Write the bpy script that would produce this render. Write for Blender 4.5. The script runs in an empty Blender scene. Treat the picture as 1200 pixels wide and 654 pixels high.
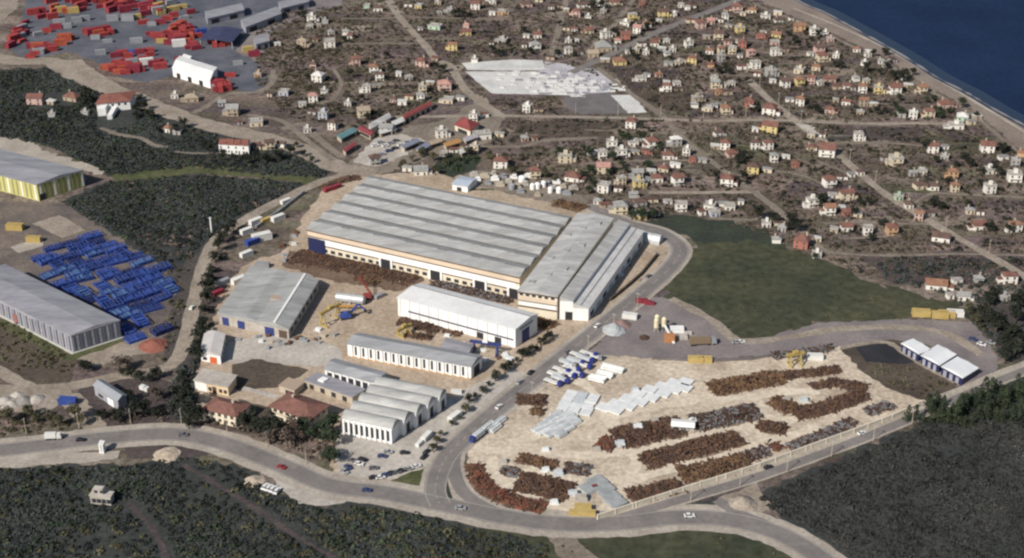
import bpy, math, random
import numpy as np
from mathutils import Vector, geometry
R = random.Random(7)
S = bpy.context.scene
COL = S.collection
# ---------------------------------------------------------------- camera
PITCH = math.radians(28); FPX = 1693.0; CAMH = 345.0
def G(px, py, z=0.0):
    """point where the photo's pixel (1200 x 654) meets the level z"""
    x = (px-600)/FPX; y = -(py-327)/FPX
    d = (x, math.cos(PITCH)+y*math.sin(PITCH), -math.sin(PITCH)+y*math.cos(PITCH))
    t = (z-CAMH)/d[2]
    return Vector((d[0]*t, d[1]*t, z))
def pxm(px, py):
    return 10.0/(G(px+5, py)-G(px-5, py)).length
cam = bpy.data.cameras.new('camera'); cam.sensor_width = 36; cam.lens = 36*FPX/1200
cam.clip_start = 1; cam.clip_end = 20000
co = bpy.data.objects.new('camera', cam); COL.objects.link(co)
co.location = (0, 0, CAMH); co.rotation_euler = (math.pi/2-PITCH, 0, 0)
S.camera = co
# ---------------------------------------------------------------- light
SUN_AZ = math.radians(42)   # the sun stands behind the camera, to its left
SUN_EL = math.radians(38)
sd = Vector((-math.sin(SUN_AZ)*math.cos(SUN_EL), -math.cos(SUN_AZ)*math.cos(SUN_EL), math.sin(SUN_EL)))
sl = bpy.data.lights.new('sun', 'SUN'); sl.energy = 4.8; sl.angle = math.radians(.5); sl.color = (1, .93, .83)
so = bpy.data.objects.new('sun', sl); COL.objects.link(so)
so.rotation_euler = sd.to_track_quat('Z', 'Y').to_euler(); so.location = (0, 0, 600)
W = bpy.data.worlds.new('World'); S.world = W; W.use_nodes = True
nt = W.node_tree; sky = nt.nodes.new('ShaderNodeTexSky'); sky.sky_type = 'NISHITA'; sky.sun_disc = False
sky.sun_elevation = SUN_EL; sky.sun_rotation = math.atan2(sd.x, sd.y)
nt.links.new(sky.outputs[0], nt.nodes['Background'].inputs[0]); nt.nodes['Background'].inputs[1].default_value = .066
S.view_settings.view_transform = 'Standard'; S.view_settings.look = 'None'; S.view_settings.exposure = .12; S.view_settings.gamma = 1
S.cycles.pixel_filter_type = 'BLACKMAN_HARRIS'; S.cycles.filter_width = 2.4
S.cycles.max_bounces = 4; S.cycles.diffuse_bounces = 2; S.cycles.glossy_bounces = 2
# ---------------------------------------------------------------- materials
MATS = {}
def lin(c):
    return tuple((v/12.92 if v <= .04045 else ((v+.055)/1.055)**2.4) for v in c)
def mat(name, c, c2=None, scale=.3, rough=.85, fine=None, bump=0, metal=0, stretch=None, tint=None, spec=.3, contrast=(.35,.65)):
    """two base colours mixed by world noise; fine = (scale, amount) of grain; tint = name of a face attribute that varies the tone"""
    if name in MATS: return MATS[name]
    m = bpy.data.materials.new(name); m.use_nodes = True; MATS[name] = m
    N = m.node_tree.nodes; L = m.node_tree.links; b = N['Principled BSDF']
    b.inputs['Roughness'].default_value = rough; b.inputs['Metallic'].default_value = metal
    b.inputs['Specular IOR Level'].default_value = spec
    geo = N.new('ShaderNodeNewGeometry'); pos = geo.outputs['Position']
    if stretch:
        mp = N.new('ShaderNodeMapping'); mp.inputs['Rotation'].default_value = (0, 0, stretch[0]); mp.inputs['Scale'].default_value = (stretch[1], stretch[2], stretch[2])
        L.new(pos, mp.inputs[0]); pos = mp.outputs[0]
    def noise(sc, det=4):
        n = N.new('ShaderNodeTexNoise'); n.inputs['Scale'].default_value = sc; n.inputs['Detail'].default_value = det; n.inputs['Roughness'].default_value = .62
        L.new(pos, n.inputs['Vector']); return n.outputs[0]
    col = None
    if c2:
        r = N.new('ShaderNodeValToRGB'); r.color_ramp.elements[0].position = contrast[0]; r.color_ramp.elements[1].position = contrast[1]
        r.color_ramp.elements[0].color = (*c, 1); r.color_ramp.elements[1].color = (*c2, 1)
        L.new(noise(scale), r.inputs[0]); col = r.outputs[0]
    else:
        rgb = N.new('ShaderNodeRGB'); rgb.outputs[0].default_value = (*c, 1); col = rgb.outputs[0]
    def mul(col, fac, lo, hi):
        mr = N.new('ShaderNodeMapRange'); mr.inputs[1].default_value = .3; mr.inputs[2].default_value = .7; mr.inputs[3].default_value = lo; mr.inputs[4].default_value = hi
        L.new(fac, mr.inputs[0]); mx = N.new('ShaderNodeVectorMath'); mx.operation = 'SCALE'
        L.new(col, mx.inputs[0]); L.new(mr.outputs[0], mx.inputs['Scale']); return mx.outputs[0]
    if fine:
        col = mul(col, noise(fine[0], 3), 1-fine[1], 1+fine[1])
    if tint:
        a = N.new('ShaderNodeAttribute'); a.attribute_name = tint
        mx = N.new('ShaderNodeVectorMath'); mx.operation = 'SCALE'; L.new(col, mx.inputs[0]); L.new(a.outputs['Fac'], mx.inputs['Scale']); col = mx.outputs[0]
    L.new(col, b.inputs['Base Color'])
    if bump:
        bp = N.new('ShaderNodeBump'); bp.inputs['Strength'].default_value = bump; bp.inputs['Distance'].default_value = .5
        L.new(noise(1.2), bp.inputs['Height']); L.new(bp.outputs[0], b.inputs['Normal'])
    return m
def town_material():
    """winter gardens and plots: patchwork of olive, brown and mauve-grey strips"""
    m = bpy.data.materials.new('town_ground'); m.use_nodes = True
    N = m.node_tree.nodes; L = m.node_tree.links; b = N['Principled BSDF']; b.inputs['Roughness'].default_value = .95; b.inputs['Specular IOR Level'].default_value = .1
    geo = N.new('ShaderNodeNewGeometry')
    mp = N.new('ShaderNodeMapping'); mp.inputs['Rotation'].default_value = (0, 0, .12); mp.inputs['Scale'].default_value = (.018, .085, 1)
    wob = N.new('ShaderNodeTexNoise'); wob.inputs['Scale'].default_value = .03
    add = N.new('ShaderNodeVectorMath'); add.operation = 'MULTIPLY_ADD'; L.new(wob.outputs['Color'], add.inputs[0]); add.inputs[1].default_value = (14, 14, 0); L.new(geo.outputs['Position'], add.inputs[2])
    L.new(geo.outputs['Position'], wob.inputs['Vector']); L.new(add.outputs[0], mp.inputs[0])
    v = N.new('ShaderNodeTexVoronoi'); v.distance = 'CHEBYCHEV'; v.inputs['Scale'].default_value = 1; L.new(mp.outputs[0], v.inputs['Vector'])
    r = N.new('ShaderNodeValToRGB'); r.color_ramp.interpolation = 'LINEAR'
    cs = [(0, (0.110,0.088,0.080)), (.22, (0.144,0.120,0.099)), (.4, (0.090,0.083,0.062)), (.55, (0.174,0.134,0.118)), (.75, (0.093,0.074,0.078)), (.9, (0.202,0.168,0.141)), (1, (0.106,0.103,0.069))]
    r.color_ramp.elements[0].color = (*cs[0][1], 1); r.color_ramp.elements[1].color = (*cs[-1][1], 1)
    for p, c in cs[1:-1]:
        e = r.color_ramp.elements.new(p); e.color = (*c, 1)
    sep = N.new('ShaderNodeSeparateColor'); L.new(v.outputs['Color'], sep.inputs[0]); L.new(sep.outputs[0], r.inputs[0])
    col = r.outputs[0]
    for sc, lo, hi, det in ((.05, .66, 1.34, 3), (.35, .55, 1.45, 5), (1.3, .7, 1.3, 2)):
        n = N.new('ShaderNodeTexNoise'); n.inputs['Scale'].default_value = sc; n.inputs['Detail'].default_value = det; L.new(geo.outputs['Position'], n.inputs['Vector'])
        mr = N.new('ShaderNodeMapRange'); mr.inputs[1].default_value = .3; mr.inputs[2].default_value = .7; mr.inputs[3].default_value = lo; mr.inputs[4].default_value = hi; L.new(n.outputs[0], mr.inputs[0])
        mx = N.new('ShaderNodeVectorMath'); mx.operation = 'SCALE'; L.new(col, mx.inputs[0]); L.new(mr.outputs[0], mx.inputs['Scale']); col = mx.outputs[0]
    L.new(col, b.inputs['Base Color'])
    return m
# ---------------------------------------------------------------- mesh builder
Z = Vector((0, 0, 1))
class MB:
    """collects verts and faces in a local frame: (a, b, z) -> a*u + b*v + z"""
    def __init__(s, u=(1,0,0), v=(0,1,0)):
        s.V = []; s.F = []; s.M = []; s.u = Vector(u); s.v = Vector(v); s.T = None
    def p(s, a, b, z):
        s.V.append(s.u*a + s.v*b + Z*z); return len(s.V)-1
    def f(s, ids, m=0):
        s.F.append(ids); s.M.append(m)
    def hexa(s, q, m=0):
        i = [s.p(*x) for x in q]   # four below, four above
        for a in ((3,2,1,0),(4,5,6,7),(0,1,5,4),(1,2,6,5),(2,3,7,6),(3,0,4,7)): s.f([i[k] for k in a], m)
    def box(s, a0, a1, b0, b1, z0, z1, m=0, t=0.0):
        s.hexa([(a0,b0,z0),(a1,b0,z0),(a1,b1,z0),(a0,b1,z0),(a0+t,b0+t,z1),(a1-t,b0+t,z1),(a1-t,b1-t,z1),(a0+t,b1-t,z1)], m)
    def prism_u(s, pts, a0, a1, m=0):
        """section (b, z) swept along a"""
        n = len(pts); i = [s.p(a0, b, z) for b, z in pts]; j = [s.p(a1, b, z) for b, z in pts]
        s.f(i[::-1], m); s.f(j, m)
        for k in range(n): s.f([i[k], i[(k+1)%n], j[(k+1)%n], j[k]], m)
    def prism_v(s, pts, b0, b1, m=0):
        n = len(pts); i = [s.p(a, b0, z) for a, z in pts]; j = [s.p(a, b1, z) for a, z in pts]
        s.f(i, m); s.f(j[::-1], m)
        for k in range(n): s.f([i[k], j[k], j[(k+1)%n], i[(k+1)%n]], m)
    def cyl(s, p0, p1, r0, r1=None, n=8, m=0):
        r1 = r0 if r1 is None else r1
        p0 = Vector(p0); p1 = Vector(p1); d = (p1-p0).normalized(); x = d.orthogonal().normalized(); y = d.cross(x)
        i = []; j = []
        for k in range(n):
            c = x*math.cos(2*math.pi*k/n) + y*math.sin(2*math.pi*k/n)
            i.append(s.p(*(p0+c*r0))); j.append(s.p(*(p1+c*r1)))
        s.f(i[::-1], m); s.f(j, m)
        for k in range(n): s.f([i[k], i[(k+1)%n], j[(k+1)%n], j[k]], m)
    def bar(s, p0, p1, w, h, m=0):
        p0 = Vector(p0); p1 = Vector(p1); d = (p1-p0); x = d.cross(Z)
        x = Vector((1,0,0)) if x.length < 1e-4 else x.normalized()
        y = x.cross(d).normalized(); x = x*w/2; y = y*h/2
        q = [p0-x-y, p0+x-y, p0+x+y, p0-x+y, p1-x-y, p1+x-y, p1+x+y, p1-x+y]
        i = [s.p(*t) for t in q]
        for a in ((0,1,2,3),(7,6,5,4),(0,4,5,1),(1,5,6,2),(2,6,7,3),(3,7,4,0)): s.f([i[k] for k in a], m)
    def lathe(s, prof, c=(0,0), n=12, m=0):
        rings = [[s.p(c[0]+r*math.cos(2*math.pi*k/n), c[1]+r*math.sin(2*math.pi*k/n), z) for k in range(n)] for r, z in prof]
        for A, B in zip(rings, rings[1:]):
            for k in range(n): s.f([A[k], A[(k+1)%n], B[(k+1)%n], B[k]], m)
        s.f(rings[-1], m); s.f(rings[0][::-1], m)
    def mesh(s, name, mats):
        me = bpy.data.meshes.new(name); me.from_pydata([tuple(v) for v in s.V], [], s.F)
        for x in (mats if isinstance(mats, (list, tuple)) else [mats]): me.materials.append(x)
        me.polygons.foreach_set('material_index', s.M); me.update(); return me
    def build(s, name, mats, parent=None, loc=None):
        return link(name, s.mesh(name, mats), parent, loc)
def link(name, me, parent=None, loc=None, rz=0, sc=None):
    o = bpy.data.objects.new(name, me); COL.objects.link(o)
    if parent is not None: o.parent = parent
    if loc is not None: o.location = loc
    if rz: o.rotation_euler = (0, 0, rz)
    if sc is not None: o.scale = sc if hasattr(sc, '__len__') else (sc, sc, sc)
    return o
def tag(o, label, cat, group=None):
    o['label'] = label; o['category'] = cat
    if group: o['group'] = group
    return o
def thing(name, label, cat, loc, rz=0, group=None, sc=None):
    return tag(link(name, None, None, loc, rz, sc), label, cat, group)
def copy_thing(root, loc, rz, label, group=None, sc=None):
    c = root.copy(); COL.objects.link(c); c.location = loc; c.rotation_euler = (0, 0, rz); c['label'] = label
    if group: c['group'] = group
    if sc is not None: c.scale = sc if hasattr(sc, '__len__') else (sc, sc, sc)
    for ch in root.children:
        k = ch.copy(); COL.objects.link(k); k.parent = c
        for g in ch.children:
            d = g.copy(); COL.objects.link(d); d.parent = k
    return c
ORD = 'first second third fourth fifth sixth seventh eighth ninth tenth eleventh twelfth thirteenth fourteenth fifteenth sixteenth seventeenth eighteenth nineteenth twentieth'.split()
def nth(i, n):
    if n == 1: return 'only'
    if i == 0: return 'leftmost'
    if i == n-1: return 'rightmost'
    if i < 20: return ORD[i] + ' from left'
    return ['twenty-' + w for w in ORD][i-20] + ' from left'
# ---------------------------------------------------------------- ground sheets
def smooth(pts, closed=False, k=6):
    n = len(pts); out = []
    idx = range(n) if closed else range(n-1)
    for i in idx:
        g = (lambda j: pts[j % n]) if closed else (lambda j: pts[max(0, min(n-1, j))])
        p0, p1, p2, p3 = g(i-1), g(i), g(i+1), g(i+2)
        for t in range(k):
            t /= k
            out.append(.5*((2*p1)+(p2-p0)*t+(2*p0-5*p1+4*p2-p3)*t*t+(3*p1-p0-3*p2+p3)*t**3))
    if not closed: out.append(pts[-1])
    return out
def rough(pts, amp, seed):
    rr = random.Random(seed); out = []
    n = len(pts)
    for i in range(n):
        a, b = pts[i], pts[(i+1) % n]; L = (b-a).length; k = max(1, min(40, int(L/3)))
        for t in range(k):
            p = a.lerp(b, t/k); out.append(Vector((p.x+rr.uniform(-amp, amp), p.y+rr.uniform(-amp, amp), p.z)))
    return out
LVL = [0]; RIB = []
def lift(level):
    """every sheet a hair above the one before it, so that no two share a plane"""
    LVL[0] += 1; return level + LVL[0]*.0006
def sheet(name, pix, m, level, amp=1.2, curve=False, kind='structure'):
    level = lift(level); pts = [G(x, y) for x, y in pix]
    if curve: pts = smooth(pts, True, 5)
    if amp: pts = rough(pts, amp, len(pix)*13+int(pix[0][0]))
    tri = geometry.tessellate_polygon([pts])
    me = bpy.data.meshes.new(name); F = []
    for t in tri:
        a, b, c = [pts[i] for i in t]
        F.append(t if (b-a).cross(c-a).z > 0 else t[::-1])
    me.from_pydata([(p.x, p.y, level) for p in pts], [], [tuple(t) for t in F]); me.materials.append(m); me.update()
    o = link(name, me); o['kind'] = kind
    return o
def ribbon_pts(pix, k=6):
    return smooth([G(*p) for p in pix], False, k)
def ribbon(name, pix, w, m, level, off=0.0, kind='structure', dash=None, wob=0.0):
    level = lift(level); pts = ribbon_pts(pix); RIB.extend((p.x, p.y, w/2) for p in pts); V = []; F = []; L = 0; rr = random.Random(int(pix[0][0])+len(pix))
    for i, p in enumerate(pts):
        a = pts[max(0, i-1)]; b = pts[min(len(pts)-1, i+1)]; d = (b-a); d.z = 0; d.normalize(); n = Vector((-d.y, d.x, 0))
        ww = w*(1+rr.uniform(-wob, wob))
        q = p+n*off; V += [tuple((q+n*ww/2).xy)+(level,), tuple((q-n*ww/2).xy)+(level,)]
        if i and (not dash or i % 2): F.append((2*i-2, 2*i-1, 2*i+1, 2*i))
    me = bpy.data.meshes.new(name); me.from_pydata(V, [], [f[::1] for f in F]); me.materials.append(m); me.update()
    o = link(name, me); o['kind'] = kind; return o
# ---------------------------------------------------------------- vegetation masses
def inside(poly, x, y):
    c = False; n = len(poly); j = n-1
    for i in range(n):
        xi, yi = poly[i]; xj, yj = poly[j]
        if (yi > y) != (yj > y) and x < (xj-xi)*(y-yi)/(yj-yi)+xi: c = not c
        j = i
    return c
def leaf_mass(name, spots, m, leaves=26, leaf=.8, seed=1):
    """spots = (x, y, radius, height, tone): leaf-sized faces spread through each bush's volume, as one object"""
    rng = np.random.default_rng(seed); sp = np.array(spots, dtype=np.float64); n = len(sp)
    if n == 0: return None
    c = np.repeat(sp, leaves, axis=0); N = len(c)
    th = rng.uniform(0, 2*np.pi, N); cz = rng.uniform(0, 1, N)**.8; rad = rng.uniform(.55, 1, N)
    rr = np.sqrt(np.maximum(0, 1-cz*cz))*rad
    P = np.stack([c[:,0]+c[:,2]*rr*np.cos(th), c[:,1]+c[:,2]*rr*np.sin(th), c[:,3]*cz*rad+.15], 1)
    d = np.stack([rr*np.cos(th), rr*np.sin(th), cz+.35], 1) + rng.normal(0, .45, (N,3)); d /= np.linalg.norm(d, axis=1)[:,None]
    t = np.cross(d, rng.normal(0,1,(N,3))); t /= np.linalg.norm(t, axis=1)[:,None]; b = np.cross(d, t)
    s = (leaf*(.55+.3*c[:,2]/2.5)*rng.uniform(.6, 1.3, N))[:,None]
    V = np.stack([P-t*s-b*s*.7, P+t*s-b*s*.7, P+t*s*.8+b*s*.7, P-t*s*.8+b*s*.7], 1).reshape(-1, 3)
    me = bpy.data.meshes.new(name)
    me.vertices.add(4*N); me.vertices.foreach_set('co', V.ravel())
    me.loops.add(4*N); me.loops.foreach_set('vertex_index', np.arange(4*N, dtype=np.int32))
    me.polygons.add(N); me.polygons.foreach_set('loop_start', np.arange(0, 4*N, 4, dtype=np.int32))
    me.polygons.foreach_set('loop_total', np.full(N, 4, dtype=np.int32))
    a = me.attributes.new('tone', 'FLOAT', 'FACE'); a.data.foreach_set('value', (c[:,4]*rng.uniform(.9, 1.1, N)).astype(np.float32))
    me.materials.append(m); me.update(calc_edges=True)
    return me
def scatter(pix, per, rmin, rmax, seed, hz=1.0, tone=(.55, 1.5), clear=(), roads=True, big=.03):
    """bush spots inside a photo polygon, one per `per` square metres, clumped"""
    rr = random.Random(seed); pts = [G(*p) for p in pix]; poly = [(p.x, p.y) for p in pts]
    x0 = min(p[0] for p in poly); x1 = max(p[0] for p in poly); y0 = min(p[1] for p in poly); y1 = max(p[1] for p in poly)
    holes = [([G(*p).xy[:] for p in h]) for h in clear]; out = []; rib = np.array(RIB)
    for _ in range(int((x1-x0)*(y1-y0)/per)):
        x = rr.uniform(x0, x1); y = rr.uniform(y0, y1)
        if not inside(poly, x, y) or any(inside(h, x, y) for h in holes): continue
        cl = math.sin(x*.09+seed)*math.sin(y*.07+seed*2)+.6*math.sin(x*.031-y*.043+seed)
        if rr.random() > .72+.42*cl: continue
        if roads and ((rib[:,0]-x)**2+(rib[:,1]-y)**2 < (rib[:,2]+2.2)**2).any(): continue
        r = rmin+(rmax-rmin)*rr.random()**1.6; r *= 1.9 if rr.random() < big else 1; out.append((x, y, r, r*rr.uniform(.7, 1.1)*hz, rr.uniform(*tone)*(1+.25*cl)))
    return out

# ---------------------------------------------------------------- air
HAZE = 0
def air():
    b = MB(); b.box(-2350, 2350, -200, 2350, -1.2, 352)
    m = bpy.data.materials.new('haze_air'); m.use_nodes = True; N = m.node_tree.nodes; N.remove(N['Principled BSDF'])
    v = N.new('ShaderNodeVolumePrincipled'); v.inputs['Color'].default_value = (.80, .80, .95, 1); v.inputs['Density'].default_value = HAZE; v.inputs['Anisotropy'].default_value = 0
    m.node_tree.links.new(v.outputs[0], N['Material Output'].inputs['Volume']); o = b.build('haze', m); o['kind'] = 'stuff'
if HAZE: air()
# ================================================================ SETTING
M_town = town_material()
c = lambda *v: lin([x/255 for x in v])
M_sea = mat('sea_water', (.010,.021,.056), (.014,.028,.070), .015, fine=(.25,.18), rough=.6, spec=.06)
M_shallow = mat('shallow_water', (.020,.034,.066), (.026,.040,.072), .03, rough=.4, spec=.2)
M_beach = mat('beach_sand', (.18,.145,.125), (.24,.2,.17), .04, fine=(.6,.25))
M_surf = mat('surf_line', (.24,.23,.225), rough=.7)
M_sandr = mat('gravel_yard_soil', (.34,.275,.21), (.60,.525,.425), .045, fine=(.5,.3), contrast=(.3,.68))
M_sandl = mat('factory_yard_soil', (.30,.235,.175), (.45,.37,.29), .06, fine=(.5,.25), contrast=(.3,.7))
M_conc = mat('worn_concrete', (.34,.31,.28), (.46,.43,.39), .05, fine=(.5,.2))
M_lot = mat('gravel_lot', (.155,.135,.14), (.235,.21,.205), .05, fine=(.6,.15))
M_asph = mat('asphalt', (.12,.11,.115), (.165,.15,.152), .1, fine=(.6,.12))
M_asphd = mat('road_tarmac', (.155,.142,.138), (.21,.192,.184), .08, fine=(.5,.12))
M_shoulder = mat('road_shoulder', (.30,.265,.23), (.40,.36,.31), .08, fine=(.6,.2))
M_dirt = mat('dirt_track', (.22,.185,.15), (.32,.275,.23), .08, fine=(.5,.25))
M_path = mat('lane_dust', (.16,.135,.11), (.235,.2,.165), .08, fine=(.5,.3))
M_forest = mat('forest_floor', (.032,.037,.036), (.046,.049,.045), .05, fine=(.5,.4))
M_scrubfl = mat('scrub_floor', (.045,.042,.041), (.085,.072,.064), .06, fine=(.5,.4))
M_mead = mat('meadow_grass', (.030,.038,.024), (.068,.068,.038), .03, fine=(.22,.38), contrast=(.3,.7))
M_meadd = mat('meadow_dark_grass', (.026,.034,.026), (.040,.050,.034), .05, fine=(.4,.3))
M_verge = mat('verge_grass', (.050,.062,.026), (.105,.105,.05), .08, fine=(.5,.35))
M_brown = mat('brown_plot', (.060,.048,.040), (.10,.08,.062), .06, fine=(.5,.35))
M_mauve = mat('mauve_plot', (.052,.042,.044), (.082,.066,.062), .06, fine=(.5,.4))
M_yardcon = mat('container_yard_asphalt', (.07,.078,.10), (.125,.13,.155), .05, fine=(.6,.2))
M_paved = mat('pale_paving', (.47,.47,.455), (.60,.60,.585), .08, fine=(.6,.15))
M_paved2 = mat('lilac_paving', (.34,.33,.36), (.48,.47,.50), .08, fine=(.6,.2))
M_line = mat('road_paint', (.42,.41,.39))
M_blueyard = mat('steel_yard_soil', (.095,.082,.08), (.19,.155,.13), .05, fine=(.6,.3))
def plane(name, x0, x1, y0, y1, z, m):
    b = MB(); b.f([b.p(x0,y0,z), b.p(x1,y0,z), b.p(x1,y1,z), b.p(x0,y1,z)]); o = b.build(name, m); o['kind'] = 'structure'; return o
plane('ground', -2300, 2300, -140, 2300, 0, M_town)
coast = [(880,-40),(932,-1),(967,15),(1000,33),(1033,51),(1067,71),(1100,92),(1135,110),(1165,128),(1200,147),(1260,182),(1400,270)]
sea = sheet('sea_water', coast + [(1900,270),(1900,-170),(880,-170)], M_sea, .16, amp=0)
ribbon('shallow_water', [(x+6,y-1) for x,y in coast], 14, M_shallow, .20)
ribbon('surf_line', coast, 1.7, M_surf, .24, wob=.95)
inner = [(850,-40),(883,-2),(925,17),(967,34),(1000,51),(1033,65),(1075,94),(1107,111),(1138,128),(1167,151),(1193,173),(1260,216),(1400,310)]
sheet('beach', coast + inner[::-1], M_beach, .12, amp=1.5)
ribbon('beach_path', [(x-3,y+3) for x,y in inner], 3.2, M_path, .16, wob=.2)
ribbon('beach_path', [(930,10),(985,32),(1040,58),(1085,85),(1130,112),(1180,142),(1240,180)], 2.2, M_shoulder, .16, wob=.3)
# --- top left
sheet('container_yard', [(33,-12),(25,25),(10,55),(30,72),(80,60),(112,73),(140,90),(170,97),(205,88),(250,100),(300,110),(314,95),(300,72),(275,60),(292,32),(330,12),(345,-12)], M_yardcon, .08)
sheet('bare_earth', [(-40,-20),(24,-12),(20,10),(0,26),(-40,40)], M_dirt, .08)
sheet('bare_earth', [(345,-12),(330,12),(292,32),(275,60),(300,72),(312,60),(318,35),(345,25),(372,14),(400,6),(405,-12)], M_lot, .07)
sheet('forest_floor', [(-60,84),(40,80),(70,76),(120,104),(200,140),(300,168),(390,194),(384,210),(310,205),(230,197),(130,206),(80,180),(50,165),(-60,150)], M_forest, .06, amp=2)
sheet('forest_floor', [(72,238),(100,222),(130,212),(230,204),(358,214),(330,235),(290,252),(250,275),(215,312),(190,312),(120,268)], M_forest, .06, amp=2)
sheet('verge', [(130,205),(180,196),(240,192),(310,197),(372,208),(360,216),(300,208),(230,203),(160,212),(135,213)], M_verge, .10, amp=1)
sheet('dirt_bank', [(-40,155),(20,160),(60,180),(95,190),(125,201),(118,205),(80,196),(40,188),(0,178),(-40,172)], M_shoulder, .09, amp=2)
ribbon('dirt_road', [(-30,62),(20,72),(60,72),(80,84),(110,98),(150,112),(200,132),(245,147),(300,160),(345,172),(375,186),(402,198),(440,203)], 15, M_dirt, .12, wob=.15)
sheet('dirt_road_lay_by', [(70,70),(95,70),(115,84),(130,95),(150,108),(120,104),(90,92),(72,84)], M_dirt, .13)
ribbon('footpath', [(118,150),(140,158),(165,162),(180,170),(196,173)], 4, M_path, .12, wob=.3)
ribbon('footpath', [(205,178),(235,180),(270,178)], 2, M_path, .12, wob=.3)
ribbon('lane', [(225,133),(240,126),(252,118),(270,110),(300,108),(318,98),(320,82)], 5, M_path, .13, wob=.3)
# --- yard behind the forest belt, blue steel yard
sheet('steel_yard', [(-60,238),(45,236),(75,240),(120,268),(190,312),(204,340),(196,375),(190,402),(150,425),(95,428),(60,420),(30,400),(-60,360)], M_blueyard, .07, amp=2)
sheet('concrete_slab', [(38,262),(70,252),(101,270),(72,279)], M_dirt, .12, amp=.4)
sheet('concrete_slab', [(12,290),(50,278),(52,288),(22,297)], M_shoulder, .12, amp=.4)
sheet('rough_plot', [(-60,372),(20,374),(83,418),(150,405),(90,430),(80,450),(20,452),(-60,430)], M_brown, .08, amp=2)
sheet('verge', [(-10,372),(18,377),(83,415),(140,396),(150,400),(88,422),(78,424),(10,388)], M_verge, .10)
sheet('bare_earth', [(90,420),(120,410),(160,393),(188,398),(185,412),(150,420),(110,430)], M_dirt, .11, amp=1.5)
ribbon('valley_road', [(-60,452),(20,456),(80,453),(140,441),(185,434),(205,424),(216,402),(226,360),(236,318),(247,290),(263,273),(300,250),(345,227),(385,210),(420,204)], 7, M_dirt, .14, wob=.1)
sheet('valley_verge', [(196,312),(232,290),(252,272),(300,246),(306,252),(266,278),(245,310),(238,350),(240,420),(225,500),(200,500),(205,435),(190,420),(200,370)], M_scrubfl, .05, amp=2)
ribbon('lane', [(60,456),(85,470),(100,488),(122,512)], 9, M_dirt, .13, wob=.25)
ribbon('lane', [(-40,418),(0,436),(40,458)], 7, M_dirt, .12, wob=.25)
sheet('bare_earth', [(-40,452),(10,455),(55,460),(70,475),(50,484),(10,482),(-40,486)], M_dirt, .11, amp=1.5)
sheet('rough_plot', [(85,455),(180,440),(210,450),(200,500),(125,505),(100,480)], M_mauve, .06, amp=2)
# --- factory ground
sheet('factory_yard', [(338,292),(356,250),(380,222),(430,205),(520,200),(620,222),(690,240),(738,262),(772,276),(786,292),(770,316),(690,380),(600,458),(540,506),(505,545),(480,562),(430,566),(392,560),(384,520),(300,500),(232,494),(222,470),(232,432),(246,398),(256,345),(290,308)], M_sandl, .07, amp=1.5)
sheet('concrete_apron', [(250,410),(300,392),(345,395),(400,408),(398,430),(330,428),(262,425)], M_conc, .10, amp=1)
sheet('concrete_apron', [(395,500),(460,520),(520,470),(560,450),(600,430),(620,440),(540,503),(505,548),(480,560),(430,565),(394,556)], M_conc, .10, amp=1)
sheet('rough_plot', [(270,428),(300,420),(362,434),(345,445),(325,455),(272,456)], M_brown, .12, amp=.8)
sheet('rough_plot', [(280,468),(320,478),(318,494),(292,488)], M_brown, .12, amp=.8)
ribbon('footpath', [(284,455),(325,466)], 3, M_conc, .15)
sheet('verge', [(436,572),(470,560),(500,548),(508,560),(498,574),(460,576)], M_verge, .13)
sheet('verge', [(514,548),(520,545),(531,588),(513,588)], M_meadd, .22, amp=.3)
# --- market street behind
sheet('market_yard', [(400,196),(440,165),(470,150),(520,140),(560,118),(592,135),(585,160),(560,175),(510,180),(480,195),(440,205)], M_path, .07, amp=2)
sheet('parking_lot', [(412,190),(440,162),(470,158),(500,165),(470,185),(440,196)], M_conc, .10)
sheet('rear_yard', [(530,210),(560,200),(620,205),(690,235),(680,246),(600,228)], M_path, .09)
sheet('green_plot', [(505,200),(515,184),(545,176),(565,185),(555,200),(530,208)], M_meadd, .11)
# --- cemetery-like pale paved yard
sheet('paved_yard', [(541,74),(600,70),(636,71),(640,82),(600,83),(548,82)], M_paved, .12, amp=.3)
sheet('paved_yard', [(545,84),(628,84),(672,96),(672,112),(577,110),(560,97)], M_paved, .12, amp=.4)
sheet('paved_yard', [(638,72),(668,76),(678,82),(640,88)], M_paved2, .12, amp=.4)
sheet('paved_yard', [(678,95),(711,92),(716,106),(684,108)], M_paved2, .12, amp=.3)
sheet('paved_yard', [(716,112),(743,111),(758,132),(736,133)], M_paved, .12, amp=.3)
sheet('paved_yard', [(628,83),(700,80),(740,104),(700,112),(672,112),(672,96)], M_paved2, .10, amp=.6)
sheet('asphalt_yard', [(660,112),(716,108),(736,133),(680,134),(664,126)], M_asph, .11, amp=.4)
# --- meadow and gravel lot
sheet('meadow', [(772,338),(790,314),(806,296),(822,284),(885,282),(940,296),(985,312),(1030,334),(1100,352),(1150,364),(1140,372),(1062,374),(960,380),(890,400),(862,394),(832,374),(786,352)], M_mead, .07, amp=3.5)
sheet('meadow', [(758,262),(780,250),(830,256),(890,266),(930,292),(820,290),(800,274)], M_meadd, .065, amp=3)
sheet('gravel_lot', [(684,415),(730,378),(752,346),(786,350),(832,374),(866,398),(892,398),(960,379),(1062,374),(1140,378),(1160,402),(1172,430),(1150,452),(1120,452),(1128,442),(1090,405),(1050,398),(1000,404),(900,416),(830,422),(760,420),(715,417)], M_lot, .09, amp=1)
ribbon('dirt_road', [(786,350),(832,374),(866,399),(920,396),(980,386),(1060,384),(1110,392),(1150,416)], 5, M_dirt, .13, wob=.25)
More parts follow.
